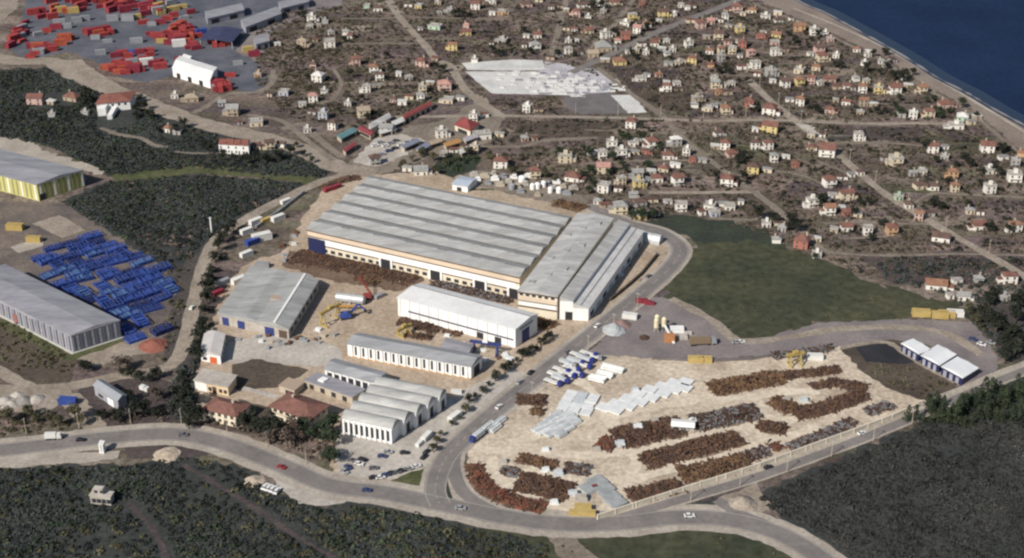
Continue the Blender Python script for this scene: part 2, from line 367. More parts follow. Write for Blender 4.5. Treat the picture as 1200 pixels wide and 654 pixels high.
# --- scrap yard
sheet('scrap_yard', [(548,530),(575,492),(600,472),(668,436),(700,414),(830,421),(900,417),(1000,404),(1018,428),(1062,458),(1090,470),(1000,508),(890,548),(800,574),(705,606),(660,606),(610,598),(570,580),(546,560)], M_sandr, .08, amp=1.2)
sheet('grass_hollow', [(985,408),(1050,400),(1095,430),(1126,446),(1110,462),(1080,470),(1040,455),(1010,436)], M_brown, .11, amp=1)
sheet('dark_pit', [(1000,404),(1037,402),(1060,412),(1080,425),(1052,427),(1016,424)], mat('dark_pit_soil', (.020,.021,.026), (.032,.032,.038), .1), .12, amp=.6)  # near-black colour over the whole flat sheet
for pts in ([(600,520),(660,500),(700,492),(760,478),(810,470),(860,462)],[(570,528),(640,530),(690,534),(740,528),(800,515),(880,497),(930,492),(1000,470)],[(740,530),(745,548),(725,580),(705,600)],[(690,560),(740,562),(800,545),(880,525),(960,500)],[(890,498),(900,520),(930,512)],[(820,470),(880,466),(910,460),(960,458)],[(640,430),(690,455),(720,500),(740,530)],[(575,535),(585,560),(620,585),(680,596)]):
    ribbon('wheel_track', pts, 5.5, mat('pale_wheel_track', (.50,.43,.34), (.62,.55,.45), .08, fine=(.5,.2)), .14, wob=.35)
ribbon('dirt_road', [(985,408),(1035,401),(1060,414),(1085,430),(1120,448)], 3.2, M_dirt, .15, wob=.2)
sheet('stockyard', [(338,292),(400,302),(492,320),(498,328),(470,342),(400,332),(330,312)], mat('stained_soil', (.11,.075,.055), (.18,.125,.09), .1, fine=(.5,.3)), .12, amp=1.5)
sheet('stockyard', [(500,328),(600,348),(604,356),(560,350),(505,336)], MATS['stained_soil'], .12, amp=1)
# --- bottom
sheet('forest_floor', [(-80,548),(150,545),(215,536),(290,548),(330,580),(380,594),(430,588),(520,606),(600,624),(680,640),(700,760),(-120,760)], M_forest, .06, amp=2)
sheet('forest_floor', [(885,580),(1000,530),(1090,488),(1160,458),(1320,400),(1400,760),(980,760),(950,640),(915,606)], M_forest, .06, amp=2)
sheet('meadow', [(560,612),(660,628),(720,622),(800,616),(860,622),(905,634),(950,660),(960,760),(560,760),(560,650)], M_mead, .09, amp=1)
sheet('dirt_patch', [(640,628),(668,626),(700,654),(720,700),(690,700)], M_path, .11, amp=1)
sheet('lay_by', [(262,522),(310,530),(400,562),(416,577),(404,588),(384,594),(350,590),(326,572),(316,556),(296,540)], M_conc, .12, amp=1)
sheet('lay_by', [(-60,540),(30,534),(140,528),(140,538),(60,546),(-60,552)], M_shoulder, .11, amp=1)
sheet('rough_plot', [(143,520),(200,514),(250,524),(240,534),(205,538),(150,538)], M_mauve, .12, amp=1)
sheet('bare_earth', [(840,584),(885,566),(905,596),(890,606),(862,598)], M_dirt, .12, amp=1)
ribbon('footpath', [(150,590),(175,615),(190,640),(200,680)], 2.4, M_mauve, .12, wob=.4)
ribbon('footpath', [(215,545),(290,590),(350,630),(420,670)], 2.5, M_mauve, .12, wob=.4)
sheet('dark_pit', [(764,605),(800,592),(838,584),(852,597),(806,602)], M_forest, .125, amp=.6)
# --- roads
bottom = [(-80,530),(0,528),(60,521),(120,514),(200,509),(262,520),(330,546),(385,569),(450,578),(520,592),(590,606),(650,614),(720,614),(790,607),(850,609),(900,621),(940,640),(985,672),(1040,710),(1100,760)]
high = [(690,240),(735,262),(772,272),(795,288),(792,306),(757,340),(700,386),(650,426),(600,466),(558,502),(530,528),(516,550),(510,575),(516,592)]
branch = [(545,512),(533,532),(533,556),(546,580),(580,600),(630,612)]
access = [(690,616),(740,600),(800,582),(890,555),(1000,515),(1085,480),(1150,452),(1200,432),(1300,395)]
ribbon('road_shoulder', bottom, 17, M_shoulder, .14, wob=.06)
ribbon('road_shoulder', high, 13, M_shoulder, .15, wob=.05)
ribbon('road_shoulder', branch, 9, M_shoulder, .16, wob=.05)
ribbon('road_shoulder', access, 9.5, M_shoulder, .13, wob=.06)
ribbon('bottom_road', bottom, 9.5, M_asphd, .20)
ribbon('highway', high, 9, M_asphd, .21)
ribbon('slip_road', branch, 5.5, M_asphd, .22)
ribbon('access_road', access, 4.6, M_asphd, .19, off=-1.5)
ribbon('link_road', [(840,586),(862,600),(895,614),(930,632)], 5, M_asphd, .18)
for pts, w, lv in ((bottom, 9.5, .24), (high, 9, .25)):
    for s in (-1, 1): ribbon('road_marking', pts, .22, M_line, lv, off=s*(w/2-.5))
ribbon('road_marking', high, .2, M_line, .25, dash=1)
# --- town roads and lanes
for nm, pts, w, m in (
  ('street', [(668,86),(690,76),(735,55),(770,38),(810,22),(860,2),(900,-20)], 6.5, M_asphd),
  ('street', [(876,93),(905,120),(940,148),(985,184),(1030,222),(1060,242),(1110,272),(1180,312),(1240,350)], 5.5, M_dirt),
  ('street', [(700,80),(742,112),(775,135),(800,162),(850,202),(890,230),(930,262),(960,290),(975,297)], 4.5, M_path),
  ('street', [(450,-10),(468,20),(497,52),(512,70),(530,82),(545,105),(570,125),(592,138)], 6, M_dirt),
  ('street', [(644,72),(652,45),(660,15),(666,-10)], 4.5, M_path),
  ('street', [(690,72),(712,40),(735,10),(750,-10)], 4, M_path),
  ('street', [(460,138),(560,136),(640,137),(740,139),(830,142),(900,141),(1000,145),(1090,145),(1130,147)], 4.5, M_dirt),
  ('lane', [(560,172),(610,172),(640,165),(700,162)], 4, M_path),
  ('lane', [(690,192),(780,188),(830,190)], 2.5, M_path),
  ('lane', [(760,226),(820,226),(890,225)], 4, M_dirt),
  ('lane', [(885,60),(930,66),(980,62)], 2.5, M_path),
  ('lane', [(1060,246),(1090,228),(1120,228),(1200,232)], 2.6, M_path),
  ('lane', [(965,262),(1010,261),(1040,262),(1110,262),(1130,252)], 2.2, M_path),
  ('lane', [(975,297),(1040,300),(1120,298),(1210,300)], 2.4, M_path),
  ('lane', [(970,168),(1040,168),(1090,172)], 2.5, M_path),
  ('lane', [(400,22),(440,22),(480,21),(540,22)], 2.5, M_path),
  ('lane', [(540,22),(590,24),(630,26)], 2.5, M_path),
  ('lane', [(400,52),(440,51),(490,52)], 2, M_path),
  ('lane', [(700,48),(680,66),(640,76)], 2.2, M_path),
  ('lane', [(800,36),(850,44),(900,50)], 2, M_path),
  ('lane', [(780,66),(830,64),(880,68)], 2, M_path),
  ('lane', [(830,256),(880,258),(900,252)], 2.5, M_path),
  ('lane', [(390,80),(400,98),(392,115),(375,122)], 2.6, M_path),
  ('lane', [(330,152),(355,146),(372,162),(402,185)], 5, M_path),
  ('lane', [(290,135),(330,142),(360,165),(390,188)], 4, M_path),
  ('lane', [(990,280),(1030,278),(1045,276)], 2, M_path),
  ('lane', [(900,200),(940,206),(975,222)], 1.8, M_path),
  ('lane', [(960,190),(1000,206)], 1.8, M_path),
): ribbon(nm, pts, w, m, .17 if nm == 'street' else .13, wob=.15)
sheet('dirt_patch', [(512,70),(530,74),(545,78),(540,84),(522,82)], M_dirt, .18)
sheet('dirt_patch', [(545,108),(566,112),(578,126),(560,124)], M_dirt, .18)
sheet('dirt_patch', [(934,146),(950,146),(968,158),(952,160)], M_conc, .2)
sheet('courtyard', [(1100,152),(1115,150),(1140,160),(1135,166),(1118,164)], M_mauve, .2)
rr = random.Random(33)
for k in range(34):
    x = rr.uniform(330, 1150); y = rr.uniform(20, 300); L = rr.uniform(25, 70); s_ = rr.uniform(-.03, .05)
    if y > 225 and x < 900 or x < 540 and y > 120 or 530 < x < 770 and 62 < y < 138 or y < (x-860)*.55+12: continue
    ribbon('plot_boundary', [(x-L/2, y-L*s_/2), (x, y+rr.uniform(-1,1)), (x+L/2, y+L*s_/2)], rr.uniform(.9, 2.2), rr.choice([M_path, M_path, M_verge, M_scrubfl, M_mauve]), .08, wob=.4)
for pl, m in (([(700,100),(770,92),(830,118),(800,135),(752,120)], M_brown), ([(600,142),(720,142),(718,160),(640,160),(606,164)], M_brown), ([(690,62),(730,78),(790,82),(800,100),(740,104)], M_mauve),
              ([(1000,150),(1085,150),(1080,166),(1010,164)], M_mauve), ([(860,225),(900,228),(960,275),(880,262)], M_brown), ([(990,150),(1000,158),(996,166),(962,164)], M_scrubfl),
              ([(1010,300),(1200,302),(1200,330),(1110,334),(1040,328)], M_mauve), ([(1150,345),(1260,345),(1260,430),(1190,430),(1160,400)], M_scrubfl), ([(860,92),(905,90),(930,120),(890,110)], M_brown)):
    sheet('garden_plot', pl, m, .05, amp=2)
# ================================================================ planted masses
L_dark = mat('dark_scrub_leaf', (.037,.044,.043), (.050,.057,.052), .05, tint='tone', rough=.9, spec=.1)
L_tree = mat('dark_tree_leaf', (.017,.021,.017), (.032,.036,.026), .2, tint='tone', rough=.9, spec=.1)
L_olive = mat('olive_scrub_leaf', (.055,.055,.034), (.092,.084,.052), .2, tint='tone', rough=.9, spec=.1)
L_bare = mat('bare_twig', (.085,.066,.056), (.13,.102,.085), .2, tint='tone', rough=.9, spec=.1)
L_green = mat('evergreen_leaf', (.022,.034,.024), (.042,.055,.03), .3, tint='tone', rough=.9, spec=.1)
L_green2 = mat('green_scrub_leaf', (.030,.043,.030), (.05,.062,.038), .2, tint='tone', rough=.9, spec=.1)
L_right = mat('grey_scrub_leaf', (.031,.033,.033), (.043,.044,.041), .05, tint='tone', rough=.9, spec=.1)
def stuff(name, spots, m, leaves, leaf, seed):
    o = link(name, leaf_mass(name, spots, m, leaves, leaf, seed)); o['kind'] = 'stuff'; return o
VILLAS = ([(110,112),(160,108),(155,150),(112,150)],[(190,138),(212,140),(212,166),(190,164)],[(254,156),(336,158),(336,182),(254,182)],[(30,110),(105,106),(105,124),(30,124)])
SM = (.84, 1.16)
stuff('forest_scrub', scatter([(-60,86),(70,82),(120,108),(200,144),(300,172),(385,196),(380,208),(310,205),(230,196),(130,205),(60,172),(-60,148)], 3, 1.1, 2.6, 1, .6, SM, VILLAS), L_dark, 22, .7, 1)
stuff('forest_scrub', scatter([(78,238),(130,214),(230,206),(352,216),(325,234),(250,272),(215,308),(192,308),(120,264)], 2.8, 1.0, 2.3, 2, .45, SM), L_dark, 20, .7, 2)
stuff('hillside_scrub', scatter([(-60,552),(150,548),(215,538),(285,550),(325,584),(380,600),(430,594),(520,612),(600,630),(640,640),(640,730),(-150,730),(-150,560)], 2.3, .9, 2.1, 3, .45, SM, ([(96,565),(135,565),(135,594),(96,594)],)), L_dark, 18, .65, 3)
stuff('hillside_scrub', scatter([(890,584),(1000,536),(1090,494),(1160,464),(1340,395),(1400,730),(1060,730),(985,700),(950,640),(918,608)], 2.6, .8, 1.8, 4, .4, SM), L_right, 16, .65, 4)
for k, pl in enumerate(([(-60,86),(70,82),(120,108),(200,144),(300,172),(385,196),(380,208),(310,205),(230,196),(130,205),(60,172),(-60,148)], [(78,238),(130,214),(230,206),(352,216),(325,234),(250,272),(215,308),(192,308),(120,264)], [(-60,552),(150,548),(215,538),(285,550),(325,584),(380,600),(430,594),(520,612),(600,630),(640,640),(640,730),(-150,730),(-150,560)], [(890,584),(1000,536),(1090,494),(1160,464),(1340,395),(1400,730),(1060,730),(985,700),(950,640),(918,608)])):
    stuff('mixed_scrub', scatter(pl, 34, 1.0, 2.4, 60+k, .6, (.7,1.3), VILLAS), (L_olive, L_bare, L_olive, L_right)[k], 20, .6, 60+k)
    stuff('mixed_scrub', scatter(pl, 40, 1.4, 2.9, 70+k, .9, (.7,1.3), VILLAS), L_green2 if k != 3 else L_right, 24, .6, 70+k)
stuff('mixed_scrub', scatter([(380,602),(430,596),(520,614),(600,632),(640,642),(640,700),(340,700)], 9, .8, 2.2, 80, .7), L_olive, 18, .6, 80)
stuff('valley_scrub', scatter([(205,440),(222,405),(240,330),(256,292),(262,300),(248,350),(240,400),(230,440),(235,500),(195,500)], 7, 1.2, 2.6, 5), L_dark, 22, .7, 5)
stuff('valley_scrub', scatter([(198,316),(230,292),(222,350),(208,410),(190,425),(196,370)], 9, .8, 1.8, 6), L_olive, 20, .6, 6)
TOWN = [(300,20),(450,0),(880,0),(985,48),(1075,98),(1170,160),(1210,190),(1210,345),(1100,330),(1010,322),(960,300),(890,272),(800,250),(740,255),(690,232),(600,205),(560,180),(600,140),(540,110),(420,150),(340,140),(300,100)]
YARDS = ([(536,70),(645,66),(690,90),(715,88),(762,134),(660,136),(655,114),(572,114)],)
stuff('garden_undergrowth', scatter(TOWN, 13, .7, 1.9, 8, .9, (.7,1.4), YARDS), L_bare, 16, .55, 8)
stuff('garden_undergrowth', scatter(TOWN, 26, .7, 2.0, 9, .9, (.6,1.3), YARDS), L_olive, 16, .55, 9)
stuff('garden_undergrowth', scatter(TOWN, 70, 1.0, 2.6, 19, 1, (.7,1.3), YARDS), L_tree, 20, .55, 19)
hr = []; rr = random.Random(44)
for k in range(190):
    x = rr.uniform(310, 1190); y = rr.uniform(8, 318); L = rr.uniform(14, 60); s_ = rr.choice((rr.uniform(-.04,.05), rr.uniform(-.04,.05), .62))
    if s_ > .5: L *= .4
    if not inside(TOWN, x, y) or not inside(TOWN, x+L, y+L*s_) or inside(YARDS[0], x, y) or inside(YARDS[0], x+L, y+L*s_): continue
    a, b2 = G(x, y), G(x+L, y+L*s_); n = int((b2-a).length/1.5)
    for i in range(n):
        p = a.lerp(b2, (i+rr.random())/n)
        if rr.random() < .8: hr.append((p.x+rr.uniform(-.5,.5), p.y+rr.uniform(-.5,.5), rr.uniform(.6,1.5), rr.uniform(.8,1.9), rr.uniform(.6,1.2)))
rib = np.array(RIB); hr = [h for h in hr if not ((rib[:,0]-h[0])**2+(rib[:,1]-h[1])**2 < (rib[:,2]+1.0)**2).any()]
stuff('hedgerow_undergrowth', hr, L_tree, 16, .5, 45)
stuff('garden_undergrowth', scatter([(1020,302),(1210,304),(1260,440),(1180,440),(1150,390),(1110,345),(1040,330)], 10, .9, 2.4, 10), L_dark, 20, .65, 10)
stuff('garden_undergrowth', scatter([(300,60),(420,40),(420,130),(330,130)], 18, .7, 1.7, 11), L_olive, 16, .55, 11)
stuff('roadside_undergrowth', scatter([(-40,480),(80,486),(110,508),(0,520),(-40,522)], 8, .9, 2.2, 12), L_olive, 18, .6, 12)
stuff('roadside_undergrowth', scatter([(125,485),(200,478),(300,500),(388,510),(392,545),(330,528),(250,505),(130,506)], 8, .9, 2.4, 13), L_bare, 20, .6, 13)
stuff('hollow_undergrowth', scatter([(1010,428),(1080,430),(1090,430),(1122,448),(1080,466),(1040,452)], 10, .6, 1.6, 14), L_olive, 16, .5, 14)
stuff('plot_undergrowth', scatter([(-40,376),(20,380),(80,420),(90,434),(20,448),(-40,430)], 10, .7, 1.8, 15), L_olive, 16, .55, 15)
stuff('meadow_tussocks', scatter([(780,340),(806,300),(822,288),(885,286),(985,318),(1030,340),(1140,366),(1062,371),(960,377),(890,396),(836,372)], 40, .4, 1.0, 16, .4), L_olive, 10, .45, 16)
stuff('meadow_tussocks', scatter([(560,618),(720,626),(860,626),(905,640),(960,730),(560,730)], 40, .4, 1.0, 17, .5), L_olive, 10, .45, 17)
stuff('green_plot_undergrowth', scatter([(508,198),(520,184),(545,178),(562,186),(540,202)], 7, 1, 2.2, 18), L_green, 20, .6, 18)
# ================================================================ INDUSTRIAL BUILDINGS
M_roofg = mat('grey_sheet_roof', (.27,.275,.275), (.38,.385,.38), .12, rough=.55, fine=(.35,.16), stretch=(.42,.3,1.6))
M_roofa = mat('annex_sheet_roof', (.35,.35,.345), (.48,.48,.47), .12, rough=.55, fine=(.35,.18), stretch=(-.62,.3,1.6))
M_roofd = mat('slate_grey_roof', (.24,.25,.265), (.34,.35,.37), .12, rough=.55, fine=(.35,.16), stretch=(.42,.3,1.6))
M_roofb = mat('blue_grey_roof', (.22,.22,.25), (.30,.30,.33), .1, rough=.5, fine=(.35,.14), stretch=(.5,.4,1.6))
M_white = mat('white_cladding', (.74,.74,.73), (.82,.82,.81), .08, rough=.6, fine=(.4,.05))
M_cream = mat('cream_wall', (.62,.55,.43), (.72,.65,.52), .08, fine=(.5,.08))
M_creamp = mat('peach_band', (.58,.47,.36), (.66,.54,.42), .08)
M_brn = mat('brown_trim', (.10,.065,.05))
M_dark = mat('dark_opening', (.03,.03,.035), rough=.6)
M_glass = mat('window_glass', (.035,.04,.05), rough=.15, spec=.5)
M_blue = mat('blue_door_paint', (.03,.045,.16), (.04,.06,.2), .3, rough=.5)
M_navy = mat('navy_paint_and_shade', (.022,.028,.085), rough=.5)
M_yel = mat('yellow_cladding', (.44,.42,.16), (.54,.52,.22), .1, rough=.6)
M_yeld = mat('yellow_cladding_seam', (.25,.24,.11))
M_bgwall = mat('blue_grey_wall', (.27,.27,.31), (.34,.34,.38), .1, rough=.6)
M_bgfin = mat('dark_fin', (.12,.12,.16))
M_red = mat('red_tile', (.17,.068,.055), (.25,.105,.08), .3, fine=(1,.25))
M_redd = mat('dark_red_tile', (.15,.072,.058), (.21,.105,.085), .3, fine=(1,.2))
M_kerb = mat('pale_kerb', (.5,.5,.46))
M_galv = mat('galvanised', (.42,.44,.45), (.52,.53,.54), .3, rough=.45, metal=.2)
M_tan = mat('tan_plaster', (.38,.33,.26), (.46,.41,.33), .1)
M_orng = mat('orange_paint', (.55,.12,.04), rough=.5)
def frame(p0, pu, pv, H, LV=None, base=True):
    """three roof-eave pixels at level H -> ground origin, unit vectors and lengths"""
    o, a, b = G(*p0, H), G(*pu, H), G(*pv, H)
    u = a-o; v = b-o; L = u.length; D = v.length
    return Vector((o.x, o.y, 0)), u/L, v/D, L, D
class Bld:
    def __init__(s, name, label, cat, p0, pu, pv, H, group=None, z=0.0):
        s.o, s.u, s.v, s.L, s.D = frame(p0, pu, pv, H); s.H = H; s.o.z = z
        s.e = thing(name, label, cat, s.o, group=group)
    def mb(s): return MB(s.u, s.v)
    def put(s, mb, name, m, parent=None): return mb.build(name, m, parent or s.e)
    def walls(s, m, name='wall', h=None):
        b = s.mb(); b.box(0, s.L, 0, s.D, -.3, h or s.H); return s.put(b, name, m)
    def gables_u(s, n, rise, m, ov=.4, name='roof', ridge=.5):
        """n gables whose ridges run along u"""
        out = []
        for i in range(n):
            b = s.mb(); w = s.D/n; b0 = i*w-(ov if i == 0 else 0); b1 = (i+1)*w+(ov if i == n-1 else 0)
            b.prism_u([(b0, s.H+.01), (b1, s.H+.01), (b1, s.H+.3), (b0+(b1-b0)*ridge, s.H+.3+rise), (b0, s.H+.3)][::-1], -ov, s.L+ov)
            out.append(s.put(b, name, m))
        return out
    def gables_v(s, n, rise, m, ov=.4, name='roof', ridge=.5):
        out = []
        for i in range(n):
            b = s.mb(); w = s.L/n; a0 = i*w-(ov if i == 0 else 0); a1 = (i+1)*w+(ov if i == n-1 else 0)
            b.prism_v([(a0, s.H+.01), (a1, s.H+.01), (a1, s.H+.3), (a0+(a1-a0)*ridge, s.H+.3+rise), (a0, s.H+.3)], -ov, s.D+ov)
            out.append(s.put(b, name, m))
        return out
    def front(s, a0, a1, z0, z1, m, name, t=.12, parent=None):
        b = s.mb(); b.box(a0, a1, -t, -.002, z0, z1); return s.put(b, name, m, parent)
    def right(s, b0, b1, z0, z1, m, name, t=.12):
        b = s.mb(); b.box(s.L+.002, s.L+t, b0, b1, z0, z1); return s.put(b, name, m)
    def left(s, b0, b1, z0, z1, m, name, t=.12):
        b = s.mb(); b.box(-t, -.002, b0, b1, z0, z1); return s.put(b, name, m)
# --- the great factory
F = Bld('factory', 'huge factory with a grey six-ridged metal roof and a long cream front', 'factory', (360,269), (609,325), (436,207), 12.5)
F.walls(M_cream)
ridges = F.gables_u(6, 1.9, M_roofg, ridge=.5)
for i, r in enumerate(ridges):
    b = F.mb(); w = F.D/6; k = i*w+w*.5
    for a in np.arange(4, F.L-6, 19): b.box(a, a+14, k-.3, k+.3, F.H+2.0, F.H+2.5)
    F.put(b, 'ridge_vent', M_roofd, r)
    if i: b = F.mb(); b.box(0, F.L, i*w-.9, i*w+.9, F.H+.3, F.H+.62); F.put(b, 'valley_gutter_shade', mat('dirty_gutter_shade', (.13,.13,.13), (.2,.2,.19), .1), r)  # gutter strips coloured dark, painting in shade along the bands between ridges
F.front(-.2, F.L+.2, 12.0, 12.45, M_brn, 'gutter', .5)
F.front(0, F.L, 9.3, 12.0, M_creamp, 'upper_band', .10)
F.front(0, F.L, 8.7, 9.3, M_brn, 'brown_stripe', .16)
F.front(F.L*.06, F.L-2, 5.3, 8.7, M_white, 'white_band', .2)
F.front(0, F.L, 4.6, 5.3, M_brn, 'lower_stripe', .14)
for k, a in enumerate((.012, .36, .595, .80, .955)):
    w = 8 if k == 0 else 5.5
    fr = F.front(F.L*a-1.2, F.L*a+w+1.2, 0, 7.2 if k else 8.3, M_white if k else M_navy, 'gate_surround', .5)
    F.front(F.L*a, F.L*a+w, 0, 5.6 if k else 7.6, M_dark if k else M_navy, 'gate', .62, fr)
for k in range(24):
    a = F.L*(.075+.037*k); F.front(a, a+2.6, 1.4, 3.2, M_glass, 'window', .12)
for k in range(6):
    F.left(F.D*(k+.3)/6, F.D*(k+.6)/6, 1.2, 5.5, M_glass, 'window', .12)
# --- annex
A = Bld('factory_annex', 'grey roofed annex standing across the right end of the huge factory', 'factory', (607,341), (653,348), (677,251), 13)
A.walls(M_cream); an = A.gables_v(1, 1.6, M_roofa)
b = A.mb()
for k in range(9): b.box(A.L*.12+k%3*A.L*.26, A.L*.12+k%3*A.L*.26+A.L*.16, A.D*(.08+.1*k), A.D*(.08+.1*k)+3, A.H+.9, A.H+1.2+.9*(.5+.5*(k%3==1)))
A.put(b, 'roof_light', M_roofg, an[0])
A.front(0, A.L, 12.3, 12.9, M_brn, 'gutter', .4); A.front(0, A.L, 8.8, 10.6, M_creamp, 'upper_band', .1); A.front(0, A.L, 7.9, 8.3, M_brn, 'brown_stripe', .16)
A.front(.5, A.L-.5, 5.6, 7.8, M_white, 'white_band', .2); A.front(0, A.L, 4.7, 5.4, M_brn, 'lower_stripe', .15)
for k in range(6): A.front(A.L*(.04+.16*k), A.L*(.13+.16*k), 11, 12.2, M_glass, 'window', .2)
b = A.mb(); b.box(A.L-.1, A.L+.2, -.3, A.D+.3, A.H-.1, A.H+.4); A.put(b, 'edge_gutter', mat('olive_gutter', (.27,.27,.17)))
b = A.mb(); b.box(0, A.L, A.D+.003, A.D+.2, 8, 12); A.put(b, 'rear_band', M_creamp)
B = Bld('lean_to_hall', 'pale striped lean-to hall stepping down along the right side of the annex', 'hall', (656,352), (690,354), (724,262), 10.5)
b = B.mb(); b.box(0, B.L*.46, 0, B.D, -.3, 10.48); b.box(B.L*.46, B.L, 0, B.D*.985, -.3, 7.0); B.put(b, 'wall', M_white)
b = B.mb(); b.prism_v([(0,10.5),(B.L*.46,10.5),(B.L*.46,10.8),(0,12.6)], -.3, B.D+.3); B.put(b, 'roof', M_roofa)
b = B.mb(); b.prism_v([(B.L*.462,7.01),(B.L+.4,7.01),(B.L+.4,7.2),(B.L*.462,9.2)], -.3, B.D); B.put(b, 'roof', mat('pale_sheet_roof', (.46,.46,.45), (.58,.58,.57), .06, rough=.55, fine=(.4,.14)))
b = B.mb(); b.box(B.L*.70, B.L*.73, 0, B.D-.5, 8.25, 8.6); B.put(b, 'ridge', M_bgwall)
for k in range(9):
    B.right(B.D*(.03+.108*k), B.D*(.085+.108*k), .9, 3.2, M_galv if k % 2 else M_glass, 'window')
B.front(B.L*.2, B.L*.45, 0, 4.5, M_dark, 'gate', .2)
# --- left grey shed
Sd = Bld('workshop_shed', 'low grey shed with one pale ridge and blue doors in its near wall', 'shed', (256,368), (338,386), (295,313), 5.4)
Sd.walls(M_conc)
b = Sd.mb(); b.prism_v([(-.4,5.42),(Sd.L+.4,5.42),(Sd.L+.4,5.7),(Sd.L*.82,7.8),(Sd.L*.80,7.8),(Sd.L*.56,6.6),(Sd.L*.40,7.2),(Sd.L*.2,6.2),(-.4,6.3)], -.5, Sd.D+.5); rf = Sd.put(b, 'roof', M_roofg)
b = Sd.mb(); b.box(Sd.L*.795, Sd.L*.825, -.3, Sd.D+.2, 7.75, 8.05); Sd.put(b, 'ridge_cap', M_white, rf)
b = Sd.mb(); b.box(Sd.L*.55, Sd.L*.70, Sd.D*.42, Sd.D*.50, 6.6, 7.35); Sd.put(b, 'patch', mat('rusty_patch', (.36,.29,.24)), rf)
for a, w in ((.05,.09), (.27,.10), (.66,.13)): Sd.front(Sd.L*a, Sd.L*(a+w), 0, 4.2, M_blue, 'door', .25)
Sd.front(Sd.L*.86, Sd.L*.97, 0, 4, M_brn, 'door', .25)
for k in range(7): Sd.right(Sd.D*(.06+.13*k), Sd.D*(.12+.13*k), 2.0, 3.8, M_glass, 'window')
# --- white hall
H = Bld('white_hall', 'long white hall with a dark ribbon window and blue end door', 'hall', (466,349), (604,386), (493,333), 10)
H.walls(M_white); hr = H.gables_u(1, 1.5, mat('white_sheet_roof', (.60,.61,.62), (.70,.71,.71), .06, rough=.5, fine=(.5,.06)), ridge=.66)
b = H.mb(); b.box(0, H.L, H.D*.64, H.D*.69, H.H+1.72, H.H+1.95); H.put(b, 'ridge_vent', M_roofd, hr[0])
H.front(H.L*.09, H.L*.985, 3.6, 4.5, M_bgfin, 'ribbon_window', .15)
for k in range(12): H.front(H.L*(.02+.083*k), H.L*(.02+.083*k)+.25, 0, 9.8, M_roofg, 'pilaster', .1)
H.right(H.D*.30, H.D*.62, 0, 6.8, M_blue, 'door', .25); H.right(H.D*.2, H.D*.8, 7.8, 9, M_roofd, 'louvre', .12)
for a in (.68, .83): H.front(H.L*a, H.L*a+3.5, 0, 3.2, M_dark, 'door', .2)
# --- striped hall
T = Bld('striped_hall', 'long white hall with fifteen dark tall windows between pale pilasters', 'hall', (407,403), (552,430), (421,391), 6.6)
T.walls(M_white); T.gables_u(1, 1.8, M_roofd)
n = 15
for k in range(n): T.front(T.L*(.035+.062*k)+1.5, T.L*(.035+.062*k)+3.4, 1.3, 5.9, M_glass, 'window', .06)
for k in range(n+1): T.front(T.L*(.03+.062*k)-.6, T.L*(.03+.062*k)+.9, .3, 6.4, M_white, 'pilaster', .5)
T.front(0, T.L, 0, .55, mat('ochre_plinth', (.42,.28,.16)), 'plinth', .7)
T.right(T.D*.25, T.D*.75, 0, 4.6, M_dark, 'door', .2)
# --- the wing and the ribbed hall
V = Bld('office_wing', 'narrow white wing with dark windows left of the ribbed roof hall', 'hall', (381,433), (442,450), (392,421), 6)
V.walls(M_white); V.gables_u(1, 1.4, M_roofd)
for k in range(7): V.front(V.L*(.05+.135*k), V.L*(.05+.135*k)+2.6, 1.2, 5, M_glass, 'window', .08)
for k in range(8): V.front(V.L*(.005+.137*k), V.L*(.005+.137*k)+1, .2, 5.8, M_white, 'pilaster', .4)
K = Bld('ribbed_roof_hall', 'white hall whose grey roof rises in five rounded ribs', 'hall', (401,491), (459,503), (447,443), 7.5)
K.walls(M_white)
for i in range(5):
    b = K.mb(); w = K.D/5; e = 3.5*i if i else 0
    sec = [(w*i+w*t, K.H+.1+2.5*math.sin(math.pi*t)**.8) for t in np.linspace(0, 1, 9)]
    b.prism_u(([(w*i, K.H-.02)]+sec+[(w*(i+1), K.H-.02)])[::-1], -.3, K.L+.3+(2.0*i if i else 0)); K.put(b, 'roof', M_roofg)
    if i:
        b = K.mb(); b.box(K.L+.002, K.L+2.0*i, w*i+.05, w*(i+1)-.05, 0, K.H-.05); bay = K.put(b, 'end_bay', M_white)
        b = K.mb(); b.box(K.L+2.0*i+.01, K.L+2.0*i+.15, w*i+w*.3, w*i+w*.72, 0, 4.8); K.put(b, 'door', M_dark, bay)
for k in range(9): K.front(K.L*(.05+.105*k), K.L*(.05+.105*k)+2.0, 1.1, 6.2, M_glass, 'window', .08)
for k in range(10): K.front(K.L*(.005+.106*k), K.L*(.005+.106*k)+1.0, .2, 7.2, M_white, 'pilaster', .45)
for k in range(6): K.left(K.D*(.05+.16*k), K.D*(.13+.16*k), 1.1, 5.5, M_glass, 'window')
Lo = Bld('flat_roof_store', 'low flat lilac-grey store between the office wing and the red roof house', 'store', (357,446), (413,466), (372,437), 3.6)
Lo.walls(M_tan); b = Lo.mb(); b.box(-.3, Lo.L+.3, -.3, Lo.D+.3, 3.61, 3.95); Lo.put(b, 'roof', M_roofb)
for k in range(4): Lo.front(Lo.L*(.1+.23*k), Lo.L*(.1+.23*k)+2.4, .3, 2.7, M_dark, 'door', .1)
b = Lo.mb(); b.box(Lo.L*.2, Lo.L*.32, Lo.D*.3, Lo.D*.7, 3.96, 4.7); Lo.put(b, 'roof_box', M_white)
Ns = Bld('tan_hut', 'small tan flat-roofed hut behind the larger red tiled house', 'hut', (327,452), (345,458), (338,443), 3.2)
Ns.walls(M_tan); b = Ns.mb(); b.box(-.25, Ns.L+.25, -.25, Ns.D+.25, 3.21, 3.5); Ns.put(b, 'roof', mat('tan_roof', (.36,.28,.22))); Ns.front(Ns.L*.4, Ns.L*.7, 0, 2.2, M_dark, 'door', .1)
